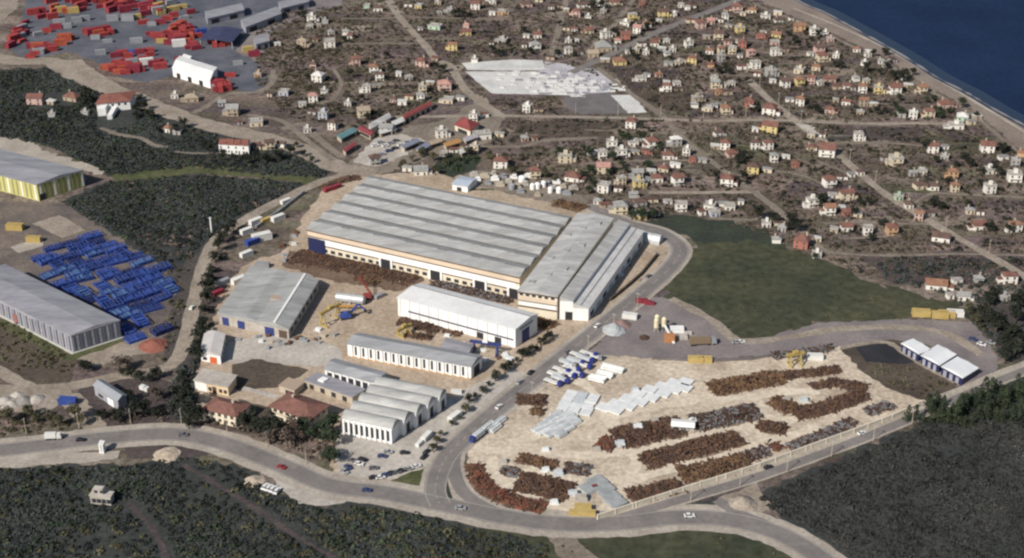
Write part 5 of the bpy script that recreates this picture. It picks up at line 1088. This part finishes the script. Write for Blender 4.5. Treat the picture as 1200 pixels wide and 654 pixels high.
# ================================================================ CRANES AND PLANT
M_cry = mat('crane_yellow', (.42,.32,.11), rough=.5); M_crr = mat('crane_red', (.26,.055,.045), rough=.5)
def lattice(b, p0, p1, w, n=10, t=.16):
    p0 = Vector(p0); p1 = Vector(p1); d = (p1-p0).normalized(); x = d.orthogonal().normalized()*w/2; y = d.cross(x)
    for s in (x+y, x-y, -x-y, y-x): b.bar(p0+s, p1+s, t, t)
    for k in range(n):
        a = p0.lerp(p1, k/n); c2 = p0.lerp(p1, (k+1)/n)
        for s, q in ((x+y, x-y), (x-y, -x-y), (-x-y, y-x), (y-x, x+y)): b.bar(a+s, c2+q, t*.6, t*.6)
def gantry(label, p, span, h, rz, m, hoistm=None, L2=0):
    e = thing('gantry_crane', label, 'gantry crane', G(*p), rz)
    for x in (-span/2, span/2):
        b = MB(); b.bar((x, -2.2, .4), (x, -.5, h), .5, .5); b.bar((x, 2.2, .4), (x, .5, h), .5, .5); b.bar((x, -1.4, h*.45), (x, 1.4, h*.45), .35, .35); b.box(x-.3, x+.3, -2.9, 2.9, 0, .6); b.build('leg', m, e)
    b = MB(); b.box(-span/2-2-L2, span/2+2+L2, -.65, -.15, h, h+1.1); b.box(-span/2-2-L2, span/2+2+L2, .15, .65, h, h+1.1); b.build('girder', m, e)
    b = MB(); b.box(-1.2, 1.2, -.9, .9, h+1.11, h+2.1); b.cyl((0,0,h-3),(0,0,h+1.1),.06,n=5); b.box(-.3,.3,-.3,.3,h-3.6,h-3); b.build('hoist', hoistm or m, e)
gantry('yellow gantry crane beside the grey doored shed', (388,378), 10, 7, .9, M_cry, M_cry)
gantry('blue gantry crane below the white hall', (569,414), 11, 5, -.25, M_blue, M_white)
gantry('yellow gantry crane on the top edge of the scrap yard', (931,428), 5, 5.5, .3, M_cry, M_cry)
gantry('yellow gantry crane between the rust bundles below the white hall', (474,393), 5, 3.8, .8, M_cry, M_cry)
e = thing('mobile_crane', 'red lattice crane beside the dark steel stock', 'crane', G(432,350), 0, None, .85)
b = MB(); b.box(-3.2,3.2,-1.6,-.8,.0,1.0); b.box(-3.2,3.2,.8,1.6,0,1.0); b.build('track', M_dark, e)
b = MB(); b.box(-2.6,2.2,-1.5,1.5,1.05,3.2); b.box(-3.4,-2.6,-1.4,1.4,1.2,2.8); bd = b.build('body', M_crr, e); b = MB(); b.box(1.0,2.3,-1.55,-1.51,1.9,3.0); b.build('cab_window', M_glass, bd)
b = MB(); lattice(b, (1.6,0,2.6), (-6,11,9.5), .9, 12, .2); b.build('boom', M_crr, e); b = MB(); b.bar((-6,11,9.5),(-6,11,4),.1,.1); b.box(-6.3,-5.7,10.7,11.3,3.2,4); b.build('hook', M_dark, e)
e = thing('storage_tank', 'pale horizontal tank right of the yellow gantry crane', 'tank', G(411,355), -.25)
b = MB(); b.cyl((-7,0,2.6),(7,0,2.6),2.2,n=16); b.cyl((-7.6,0,2.6),(-7,0,2.6),1.3,2.2,n=16); b.cyl((7,0,2.6),(7.6,0,2.6),2.2,1.3,n=16); b.build('shell', M_galv, e)
for x in (-4.5, 0, 4.5):
    b = MB(); b.box(x-.4,x+.4,-1.8,1.8,0,1.2); b.build('saddle', M_conc, e)
b = MB(); b.cyl((2,0,4.6),(2,0,5.5),.4); b.build('hatch', M_galv, e)
e = thing('conveyor', 'orange conveyor frame below the pale tank', 'conveyor', G(403,362), -.2)
b = MB(); b.bar((-7,0,1),(7,0,2.2),1.4,.4); b.build('belt', mat('orange_conveyor', (.45,.24,.06)), e)
b = MB(); [b.bar((x,y,0),(x,y*.8,1.0+(x+7)*.085),.25,.25) for x in (-6,-2,2,6) for y in (-.7,.7)]; b.build('trestle', M_cry, e)
e = thing('excavator', 'blue excavator with raised arm beside the orange conveyor', 'excavator', G(406,373), .3)
b = MB(); b.box(-3,3,-1.9,-1.0,0,1.1); b.box(-3,3,1.0,1.9,0,1.1); b.build('track', M_dark, e); b = MB(); b.box(-3.2,2.2,-1.8,1.8,1.15,3.2,t=.1); b.build('body', BLU1, e)
b = MB(); b.box(.6,2.2,-1.75,-.4,3.21,4.3); b.build('cab', M_glass, e); b = MB(); b.bar((2,.4,2.4),(6,.6,6.5),.8,.9); b.bar((6,.6,6.5),(9.5,.6,3),.6,.7); b.build('arm', BLU1, e); b = MB(); b.hexa([(9,-.2,1.6),(10.2,-.2,1.6),(10.2,1.4,1.6),(9,1.4,1.6),(8.8,-.3,3),(10,-.3,3.1),(10,1.5,3.1),(8.8,1.5,3)]); b.build('bucket', M_dark, e)
# batching plant
e = thing('batching_plant', 'cream silo and orange hopper plant alone on the gravel lot', 'concrete plant', G(784,397), 0, None, .62)
for x, y in ((-9,10),(-3,12),(-8,16)):
    b = MB(); b.lathe([(.5,2.5),(1.9,4.5),(1.9,11),(.4,12.2)], (x,y), 14); si = b.build('silo', mat('cream_steel', (.62,.56,.38), (.7,.64,.46), .3, rough=.5), e)
    b = MB(); [b.bar((x+p,y+q,0),(x+p,y+q,4.6),.3,.3) for p in (-1.4,1.4) for q in (-1.4,1.4)]; b.build('silo_leg', M_galv, si)
b = MB(); b.hexa([(-4,-6,0),(4,-7,0),(5,-1,0),(-3,0,0),(-4.6,-6.6,5),(3.4,-7.6,5),(4.4,-.6,5),(-3.8,.6,5)]); b.build('hopper', mat('orange_brown_paint', (.38,.17,.07), (.46,.22,.1), .3), e)
b = MB(); b.bar((3,-9,1),(-3,8,7.5),1.6,.5); b.build('conveyor', M_white, e)
b = MB(); b.box(2,12,8,14,0,3.2); b.box(1.7,12.3,7.7,14.3,3.2,3.5); b.build('control_cabin', M_white, e)
b = MB(); b.box(8,14,-2,4,0,2.6); b.box(12,18,5,8,0,2.2); b.build('aggregate_bin', M_conc, e)
def mound(label, p, r, h, m, seed, name='gravel_heap'):
    rr = random.Random(seed); b = MB(); rings = []
    for k in range(7):
        f = k/6; rad = r*(1-f)**.9+.15; rings.append([b.p(rad*math.cos(t*.3927)*rr.uniform(.88,1.1), rad*math.sin(t*.3927)*rr.uniform(.88,1.1), h*f*rr.uniform(.95,1.03)) for t in range(16)])
    for A_, B_ in zip(rings, rings[1:]):
        for k in range(16): b.f([A_[k], A_[(k+1)%16], B_[(k+1)%16], B_[k]])
    b.f(rings[-1]); o = b.build(name, m, None, G(*p)); tag(o, label, 'heap', 'loose heaps on the lots')
mound('pale grey gravel heap on the lot beside the highway', (719,387), 6, 4, mat('gravel_pale', (.3,.32,.34), (.4,.42,.43), .4), 1); mound('dull pink gravel heap next to the pale grey one', (728,381), 5, 3, mat('gravel_pink', (.2,.13,.125), (.26,.18,.17), .4), 2); mound('small dark gravel heap in the middle of the gravel lot', (755,396), 2.6, 1.8, RUST[0], 3)
mound('rust red soil heap left of the valley road', (180,405), 7, 2.4, mat('red_soil', (.22,.08,.06), (.28,.11,.08), .3), 4); mound('pale soil heap at the end of the lay-by', (196,533), 6, 1.6, M_sandr, 5); mound('pale sand heap by the lay-by edge', (298,564), 4.5, 1.2, M_sandr, 6); mound('ochre soil heap by the link road', (870,590), 6, 3, M_dirt, 7)
for i, (x, y, r) in enumerate([(6,470,4),(14,474,3.4),(28,470,4.2),(43,468,4),(8,478,2.6),(20,463,3)]): mound(f'pale rubble heap, {nth(i if i<1 else i, 6)} of six at the left dirt pad' if 0 else ['pale rubble heap at the far left of the dirt pad','pale rubble heap second on the dirt pad','grey rubble heap beside the dirt lane','rightmost pale rubble heap on the dirt pad','lowest small rubble heap on the dirt pad','topmost small rubble heap on the dirt pad'][i], (x, y), r, r*.5, M_conc if i != 2 else mat('grey_rubble', (.2,.19,.18), (.28,.27,.25), .3), 20+i, 'rubble_heap')
# white roofed shelter in the scrap
e = thing('site_shelter', 'white roofed shelter standing among the rust heaps', 'shelter', G(800,503), -.15, None, .72)
b = MB(); b.prism_u([(-4,4),(4,4),(4,4.2),(0,5.2),(-4,4.2)][::-1], -7, 7); b.build('roof', M_white, e); b = MB(); b.box(-6.5,6.5,-1,3.6,0,3.98); b.build('wall', M_galv, e); b = MB(); [b.box(x,x+.3,-3.7,-3.4,0,3.98) for x in (-6.5,-2,2,6.2)]; b.build('post', M_galv, e)
# white pillars by the left road, mast
for i, (x, y) in enumerate([(119,529),(122,529.5)]):
    b = MB(); b.box(-.45,.45,-1.7,1.7,0,.8); b.box(-.35,.35,-1.6,1.6,.8,4.2); b.box(-.5,.5,-1.7,1.7,4.2,4.5); tag(b.build('gate_pillar', M_white, None, G(x, y)), ['left of two broad white slabs upright in the lay-by','right of two broad white slabs upright in the lay-by'][i], 'gate pillar', 'white slabs in the lay-by')
e = thing('utility_mast', 'tall pale mast standing on the edge of the dark wood', 'mast', G(248,272)); b = MB(); b.lathe([(.5,0),(.45,6),(.3,9)], n=10); b.build('pole', M_white, e); b = MB(); b.box(-1.0,1.0,-.15,.15,8.2,8.5); b.build('crossarm', M_galv, e)
# pale wall beside the access road
def wall_line(label, pix, h, t, m, name='boundary_wall'):
    pts = [G(*p) for p in pix]; o = pts[0]; b = MB()
    for a, c2 in zip(pts, pts[1:]):
        d = (c2-a).normalized(); n = Vector((-d.y, d.x, 0))*t/2; a = a-o; c2 = c2-o
        b.hexa([(*(a-n).xy,0),(*(c2-n).xy,0),(*(c2+n).xy,0),(*(a+n).xy,0),(*(a-n).xy,h),(*(c2-n).xy,h),(*(c2+n).xy,h),(*(a+n).xy,h)])
        n2 = n*1.5; b.hexa([(*(a-n2).xy,h),(*(c2-n2).xy,h),(*(c2+n2).xy,h),(*(a+n2).xy,h),(*(a-n2).xy,h+.15),(*(c2-n2).xy,h+.15),(*(c2+n2).xy,h+.15),(*(a+n2).xy,h+.15)])
        L = (c2-a).length; k = 0
        while k < L: q = a+d*k; b.box(q.x-.35, q.x+.35, q.y-.35, q.y+.35, 0, h+.3); k += 8
    tag(b.build(name, m, None, o), label, 'wall')
wall_line('long pale boundary wall between the scrap yard and the straight access road', [(700,609),(745,594),(800,576.5),(850,561),(890,548),(950,526),(1000,508),(1045,491),(1075,478)], 2.2, .5, mat('limewashed_wall', (.50,.45,.37), (.60,.55,.46), .2))
wall_line('low dark retaining wall along the highway above the annex', [(770,300),(752,322),(735,337),(715,353)], 1.6, .6, M_brown, 'retaining_wall')
wall_line('grey boundary wall along the top edge of the scrap yard', [(765,421.5),(830,424.5),(880,422),(905,418)], 1.4, .5, M_asph, 'boundary_wall')
wall_line('pale wall beside the left dirt road at the market corner', [(300,268),(330,247),(357,226)], 1.6, .5, M_roofd, 'boundary_wall')
# pallets in the pale paved yard and behind the factory
rr = random.Random(21); M_slab = mat('pale_stone', (.55,.55,.54), (.66,.66,.65), .4); spots = []
area = [(618,84),(640,86),(668,84),(700,94),(738,104),(728,110),(690,109),(684,130),(676,124),(668,112),(618,112)]
for r_ in range(9):
    for k in range(24):
        x, y = 610+k*5.4+r_*1.8+rr.uniform(-1,1), 86+r_*3.4+rr.uniform(-.8,.8)
        if inside(area, x, y) and rr.random() < .72: spots.append((x, y))
spots += [(577+rr.uniform(0,36), 84+rr.uniform(0,24)) for _ in range(9)]
spots.sort()
for i, (x, y) in enumerate(spots):
    b = MB(); s = rr.uniform(1.2, 2.6); b.box(-s,s,-s*.7,s*.7,.12,rr.uniform(.4,.9)); b.box(-s*.9,s*.9,-s*.6,s*.6,0,.12); b.box(-s*.6,s*.3,-s*.4,s*.4,.9,1.2) if rr.random() < .4 else None
    tag(b.build('stone_pallet', M_slab if rr.random() < .75 else GRY, None, G(x, y)), ('pale stone pallet among the rows packed on the right half of the pale paved yard' if x > 615 else 'lone stone pallet on the open left half of the pale paved yard'), 'pallet', 'stone pallets in the paved yard')
for i, (x, y, s) in enumerate([(624,222,1.5),(630,221,1.6),(637,219,1.5),(612,213,2.2),(600,222,2),(645,226,1.4),(655,226,1.6)]):
    b = MB(); b.lathe([(s*.9,0),(s,.2),(s,3.2),(s*.3,3.9)], n=12); tag(b.build('water_tank', M_white if i != 4 else GRY, None, G(x, y)), f'{"grey" if i == 4 else "white"} upright tank, {nth(sorted([624,630,637,612,600,645,655]).index(x), 7)} behind the huge factory', 'tank', 'upright tanks behind the factory')
Bs = Bld('rear_shed', 'white shed with a blue-grey roof behind the huge factory', 'shed', (530,216), (548,219), (541,207), 3.6)
Bs.walls(M_white); Bs.gables_u(1, .9, mat('pale_blue_roof', (.34,.40,.48), (.42,.48,.55), .2)); Bs.front(Bs.L*.3, Bs.L*.6, 0, 2.5, M_dark, 'door', .1)
for i, (p, q, d, c_, nm) in enumerate([((400,163),(418,154),(395,159),'teal',(.10,.20,.22)),((405,178),(417,170),(402,175),'maroon',(.22,.05,.06)),((420,152),(434,159),(425,148),'maroon',(.22,.05,.06)),((446,157),(464,152),(444,153),'white',(.5,.5,.49)),((474,174),(492,166),(470,171),'slate blue',(.18,.2,.26)),((492,178),(504,171),(488,174),'slate blue',(.18,.2,.26)),((505,170),(518,166),(503,166),'tan',(.34,.27,.2)),((523,172),(540,167),(520,168),'orange',(.36,.2,.08)),((546,166),(560,161),(543,162),'lilac',(.34,.32,.36)),((462,147),(474,142),(459,143),'white',(.5,.5,.49)),((541,180),(552,176),(538,176),'white',(.5,.5,.49))]):
    s = Bld('market_stall', ['teal roofed stall at the dirt road edge of the market','maroon roofed stall nearest the dirt road in the market','maroon roofed stall beside the long grey shed','white roofed stall right of the long grey shed','left of two slate blue market stalls','right of two slate blue market stalls','tan roofed stall in the middle of the market','orange roofed stall in the market','lilac roofed stall by the long white house','white roofed stall below the red market roof','white roofed stall nearest the green plot'][i], 'market stall', p, q, d, 2.8, 'stalls in the market quarter')
    s.walls(M_tan); s.gables_u(1, .7, mat('stall_roof_'+c_.replace(' ', '_'), tuple(v*.9 for v in nm), tuple(v*1.15 for v in nm), .3)); s.front(s.L*.1, s.L*.9, .6, 2.3, M_dark, 'counter', .1)
st = [(560,212),(568,208),(572,216),(580,211),(586,218),(590,208),(596,214),(602,209),(606,220),(615,217),(618,208),(640,217),(648,222),(652,215),(660,220),(664,228),(672,222),(556,206),(578,205),(610,226),(630,230)]
for i, (x, y) in enumerate(sorted(st)):
    b = MB(); rr = random.Random(i); s = rr.uniform(1.6, 3); b.box(-s,s,-s*.6,s*.6,.15,rr.uniform(.9,2.0)); b.box(-s*.9,s*.9,-s*.5,s*.5,0,.15); b.box(-s*.5,s*.7,-s*.45,s*.4,2.0,2.6)
    tag(b.build('goods_pallet', [M_conc, M_white, M_tan, GRY][i % 4], None, G(x, y)), f'{["pale","white","tan","grey"][i%4]} goods pallet, {nth(i, len(st))} in the yard behind the huge factory', 'pallet', 'goods pallets behind the factory')
# goods along the valley side of the factory
for i, (p, col, sc, lab) in enumerate([((300,262),'white',1.0,'white container on the valley side of the factory, topmost'),((335,238),'white',.8,'white container beside the pale wall at the valley road'),((289,273),'white',.9,'white container next to the dark trees in the valley'),((307,281),'white',1.3,'large white container left of the factory'),((296,286),'blue',1.0,'blue container next to the large white one left of the factory'),((289,300),'white',.9,'lowest white container left of the factory'),((326,258),'white',1.0,'white container near the dirt track behind the sheds'),((312,260),'yellow',.8,'orange container in the row left of the factory'),((385,224),'maroon',.8,'brown container behind the far left factory corner'),((394,221),'maroon',.8,'second brown container behind the far left factory corner'),((262,333),'grey',.9,'grey container at the shed corner'),((280,331),'white',1.0,'pale container behind the blue doored shed'),((256,345),'maroon',.8,'maroon container beside the blue doored shed'),((445,349),'grey',.7,'grey container beside the red crane')]):
    container(p, col, .8 if i != 3 else .5, lab, sc, 'containers along the valley side')

# utility poles along the streets and roads
def poles(place, pix, n):
    pts = ribbon_pts(pix); L = [0]
    for a, b in zip(pts, pts[1:]): L.append(L[-1]+(b-a).length)
    for k in range(n):
        t = L[-1]*(k+.5)/n; i = max(j for j in range(len(L)) if L[j] <= t); i = min(i, len(pts)-2); d = (pts[i+1]-pts[i]).normalized(); p = pts[i].lerp(pts[i+1], (t-L[i])/max(1e-6, L[i+1]-L[i]))
        e = thing('utility_pole', f'{nth(k, n) if k == 0 or k == n-1 else ORD[k]} utility pole along {place}', 'pole', Vector((p.x, p.y, 0)), math.atan2(d.y, d.x)+math.pi/2, 'utility poles along '+place)
        link('pole', PM[0], e); link('crossarm', PM[1], e)
b = MB(); b.cyl((0,0,0), (0,0,8), .17, .11, 7); PM = [b.mesh('pole', M_tan)]; b = MB(); b.box(-1,1,-.08,.08,7.3,7.5); b.box(-.06,.06,-.06,.06,7.5,7.7); b.box(-.9,-.8,-.05,.05,7.5,7.7); b.box(.8,.9,-.05,.05,7.5,7.7); PM.append(b.mesh('crossarm', M_galv))
poles('the long diagonal road', [(880,92),(909,119),(944,147),(990,184),(1035,222),(1065,242),(1115,272),(1185,312)], 9)
poles('the bottom road', [(0,512),(60,506),(120,500),(200,496),(265,506),(330,531),(382,554)], 7)
poles('the access road', [(780,596),(900,560),(1010,522),(1090,488)], 6)
poles('the cross street', [(600,133),(740,135),(830,138),(900,137),(1000,141)], 8)
poles('the highway', [(760,348),(708,394),(660,434),(606,480)], 5)
for p, c_, rz, lab in (((330,549),'red',-.5,'red car on the bottom road above the lay-by'),((760,325),'grey',.9,'grey car on the highway at the edge of the meadow'),((585,478),'white',.95,'white car on the highway beside the pale pipes'),((900,549),'black',.45,'black car on the access road in the middle of the pale wall'),((1010,509),'white',.45,'white car on the access road towards the conifers'),((430,576),'blue',-.1,'blue car on the bottom road below the car park'),((95,517),'black',.05,'black car on the bottom road right of the white lorry'),((225,362),'white',1.35,'white car on the valley road')):
    car(p, CC[c_], rz, lab)

# small clutter in the factory yard
rr = random.Random(8); pts = []
for poly, place in (([(345,395),(380,385),(420,388),(400,404),(360,402)],'beside the yellow gantry crane'),([(262,398),(330,392),(345,404),(300,414),(256,412)],'below the blue doored shed'),([(520,392),(596,410),(600,425),(566,430)],'between the long halls'),([(650,360),(700,336),(690,352),(655,378)],'beside the lean-to hall'),([(700,330),(735,292),(755,296),(720,332)],'along the retaining wall'),([(330,285),(352,262),(346,290),(332,310)],'at the left end of the factory')):
    got = []
    while len(got) < 9:
        x, y = rr.uniform(min(p[0] for p in poly), max(p[0] for p in poly)), rr.uniform(min(p[1] for p in poly), max(p[1] for p in poly))
        if inside(poly, x, y): got.append((x, y))
    got.sort()
    for i, (x, y) in enumerate(got):
        k = rr.randrange(4); s = rr.uniform(.9, 2.0); b = MB(); b.box(-s,s,-s*.6,s*.6,0,.15); b.box(-s*.9,s*.8,-s*.5,s*.5,.15,rr.uniform(.6,1.4)); b.bar((-s*1.3,s*.7,.2),(s*1.2,s*.8,.2),.3,.3)
        ob = b.build('goods_pallet', [M_tan, GRY, M_wst, RUST[1]][k], None, G(x, y)); ob.rotation_euler = (0, 0, rr.uniform(0, 3)); tag(ob, f'{["tan","grey","white","rusty"][k]} loaded pallet, {nth(i, 9)} of nine {place}', 'pallet', 'loaded pallets in the factory yard')
# ================================================================ TREES
BARK = mat('bark', (.06,.045,.035), (.09,.07,.055), 2)
LV = {'dark': L_tree, 'green': L_green, 'olive': L_olive, 'bare': L_bare}
def tree_proto(kind, seed, conifer=False):
    rr = random.Random(seed); t = MB(); sp = []
    if conifer:
        t.cyl((0,0,0), (0,0,6), .22, .05, 7)
        for k in range(7): sp.append((0, 0, 1.9*(1-k/7.5)+.15, 1.2, rr.uniform(.75,1.2), .8+k*.95))
    else:
        t.cyl((0,0,0), (.1,.05,2.2), .26, .17, 7)
        for k in range(7):
            a = k*.9+rr.uniform(-.3,.3); e_ = (1.5*math.cos(a)*rr.uniform(.5,1), 1.5*math.sin(a)*rr.uniform(.5,1), rr.uniform(2.6,4.4)); t.cyl((.1,.05,1.7), e_, .11, .035, 5)
            sp.append((e_[0], e_[1], rr.uniform(.9,1.45), rr.uniform(.9,1.4), rr.uniform(.65,1.3), e_[2]-.7))
        for _ in range(4): sp.append((rr.uniform(-.8,.8), rr.uniform(-.8,.8), 1.2, 1.2, rr.uniform(.8,1.4), rr.uniform(1.6,3.9)))
    me = None; rng = np.random.default_rng(seed)
    m = leaf_mass('crown', [s[:5] for s in sp], LV[kind], 34 if kind != 'bare' else 20, .34 if not conifer else .3, seed)
    off = np.repeat(np.array([s[5] for s in sp]), (34 if kind != 'bare' else 20)*4); co_ = np.empty(len(m.vertices)*3); m.vertices.foreach_get('co', co_); co_[2::3] += off; m.vertices.foreach_set('co', co_); m.update()
    return t.mesh('trunk', BARK), m
TP = {k: [tree_proto(k, 40+i*7+j, False) for j in range(3)] for i, k in enumerate(LV)}
TP['conifer'] = [tree_proto('green', 90+j, True) for j in range(3)]
WORD = {'dark': 'dark leafy tree', 'green': 'dark green tree', 'olive': 'olive green tree', 'bare': 'bare brown tree', 'conifer': 'pointed dark conifer'}
TREES = []
def T_(kind, place, pts, r=3.0, grp=None):
    for p in pts: TREES.append((kind, place, p[0]+R.uniform(-1.6,1.6), p[1]+R.uniform(-1.2,1.2), p[2] if len(p) > 2 else r, grp or place))
T_('dark', 'in the file beside the valley road', [(262,285),(256,296),(252,308),(249,320),(247,332),(245,344),(243,356),(240,370),(238,384),(235,398),(232,412),(229,424),(268,278),(275,270)], 3.2)
T_('dark', 'around the two red roofed houses', [(216,452),(210,466),(214,480),(222,492),(232,499),(222,503),(292,507),(300,508),(310,511),(322,513)], 3.6)
T_('bare', 'in the clump below the large red roofed house', [(330,515),(341,513),(352,517),(338,522),(318,520)], 3.4)
T_('green', 'between the large red house and ribbed hall', [(372,506),(382,512),(390,503),(378,519),(391,522),(366,514),(356,508)], 3.2)
T_('green', 'at the left corner of the car park', [(387,537),(391,543),(383,540)], 2.4)
T_('dark', 'around the grey barn', [(146,441),(155,443),(166,446),(176,449),(184,444),(104,436),(98,433),(150,470),(120,492),(140,494),(158,492),(172,488),(185,490)], 3.0)
T_('bare', 'around the grey barn', [(150,432),(142,437),(190,466),(182,470)], 2.6)
T_('olive', 'left of the dirt lane', [(10,496),(24,500),(42,496),(58,494),(70,500),(36,488),(90,494),(96,500)], 2.4)
T_('conifer', 'in the row at the edge of the right wood', [(1064+i*9.2, 494+((i*37) % 9)-i*.3) for i in range(16)], 3.2)
T_('conifer', 'in the dense stand above the right wood', [(1085+((i*53) % 118), 476+((i*29) % 26)-((i*53) % 118)*.2) for i in range(40)], 3.0)
T_('dark', 'in the hedge along the highway', [(645,398),(640,402),(634,406),(627,410),(622,414),(617,418),(612,421),(606,426),(600,431),(593,438),(580,447),(573,453),(566,460),(558,467),(550,474)], 1.9)
T_('olive', 'on the verge below the highway', [(545,484),(538,492),(528,500),(516,512),(512,520),(508,530)], 1.8)
T_('dark', 'in the overgrown lot right of the bend', [(1150,372),(1158,380),(1168,376),(1178,386),(1165,392),(1182,398),(1190,380),(1176,410),(1188,415),(1165,352),(1158,360),(1190,360),(1178,425),(1196,402)], 3.2)
T_('olive', 'in the yellow-green hedge at the gravel bend', [(1133,366),(1136,371),(1140,377),(1144,382),(1148,386),(1153,390)], 2.0)
T_('dark', 'in the seaside gardens', [(1016,86),(1030,88),(1040,80),(1046,94),(1056,98),(1066,95),(1070,90),(1060,92),(1036,66),(1024,66),(1043,74),(925,44),(930,52),(944,40),(958,44),(938,56),(948,56),(925,54),(950,48),(985,82),(978,80)], 2.6)
T_('green', 'on the dark plot beside the beach houses', [(1055,120),(1050,130),(1056,137),(1048,138),(1085,122),(1094,121),(1102,134),(1110,134),(1128,127),(1142,140),(1100,140)], 2.6)
T_('dark', 'along the cross street', [(850,84),(856,88),(842,86),(866,96),(874,98),(880,132),(888,134),(957,131),(948,130),(960,133),(885,131),(822,72),(830,73),(1020,133),(1028,134),(1036,133)], 2.6)
T_('dark', 'in the gardens right of the diagonal road', [(1075,166),(1085,178),(1098,192),(1120,196),(1130,190),(1138,198),(1152,205),(1166,204),(1172,208),(1110,218),(1148,220),(1020,282),(1036,268),(1030,266),(1092,244),(1104,246),(1133,244),(1135,266),(1160,272),(1182,272),(1000,253),(1018,240),(1006,241),(1174,182),(1182,178)], 2.4)
T_('dark', 'beside the dark meadow', [(890,257),(908,262),(925,270),(932,274),(925,264),(955,304),(862,216),(870,214),(876,217),(838,212),(868,188),(866,193),(962,243),(964,238)], 2.6)
T_('green', 'in the gardens behind the annex', [(690,186),(695,190),(725,158),(735,170),(752,166),(728,163),(772,178),(718,190),(760,156),(750,152),(690,204),(685,210),(697,222),(690,228),(694,216),(715,206),(760,200),(728,197),(655,186),(682,176),(752,258),(765,258),(742,258),(733,204)], 2.6)
T_('dark', 'above the pale paved yard', [(538,15),(533,20),(545,20),(540,24),(549,22),(612,70),(600,66),(585,66),(578,63),(622,66),(640,66),(595,54),(654,68),(674,68),(696,10),(703,10),(655,30),(612,40),(720,44),(718,40),(764,30),(760,36),(756,38),(752,44),(745,70),(740,68),(770,64),(785,70)], 2.4)
T_('dark', 'in the gardens left of the pale yard', [(352,22),(358,20),(415,46),(402,48),(456,78),(454,70),(458,84),(512,80),(520,84),(360,92),(424,119),(420,121),(412,92),(505,112),(445,140),(430,142),(398,132),(350,60),(362,60)], 2.4)
T_('olive', 'in the market quarter', [(468,200),(474,196),(482,190),(494,186),(508,188),(522,194),(536,190),(550,184),(510,205),(575,192),(572,186),(600,208),(640,208),(650,214)], 2.4)
T_('dark', 'in the wood around the white villa', [(104,118),(102,130),(160,132),(164,128),(164,120),(170,130),(176,140),(160,140),(100,122),(185,156),(208,158),(214,150)], 3.4)
T_('dark', 'in the wood below the white terrace row', [(246,182),(262,189),(275,191),(288,192),(300,190),(312,192),(326,190),(340,182),(348,174),(354,184),(365,192)], 2.8)
CNT = {}
for t in TREES: CNT.setdefault((t[0], t[1]), []).append(t)
def zt(i): return TP
k_ = 0
for (kind, place), lst in CNT.items():
    lst.sort(key=lambda t: (t[2], t[3]))
    for j, (kd, pl, x, y, r, g) in enumerate(lst):
        rr = random.Random(k_); k_ += 1
        tr, cr = TP[kind][k_ % 3]; s = r/2.0*rr.uniform(.6, 1.35)
        e = thing('conifer_tree' if kind == 'conifer' else 'tree', (nth(j, len(lst))+' ' if len(lst) > 1 else '')+WORD[kind]+' '+place, 'tree', G(x, y), rr.uniform(0, 6.28), 'trees '+place, (s, s, s*rr.uniform(.8, 1.15)*(.72 if kind == 'conifer' else 1)))
        link('trunk', tr, e); link('crown', cr, e)
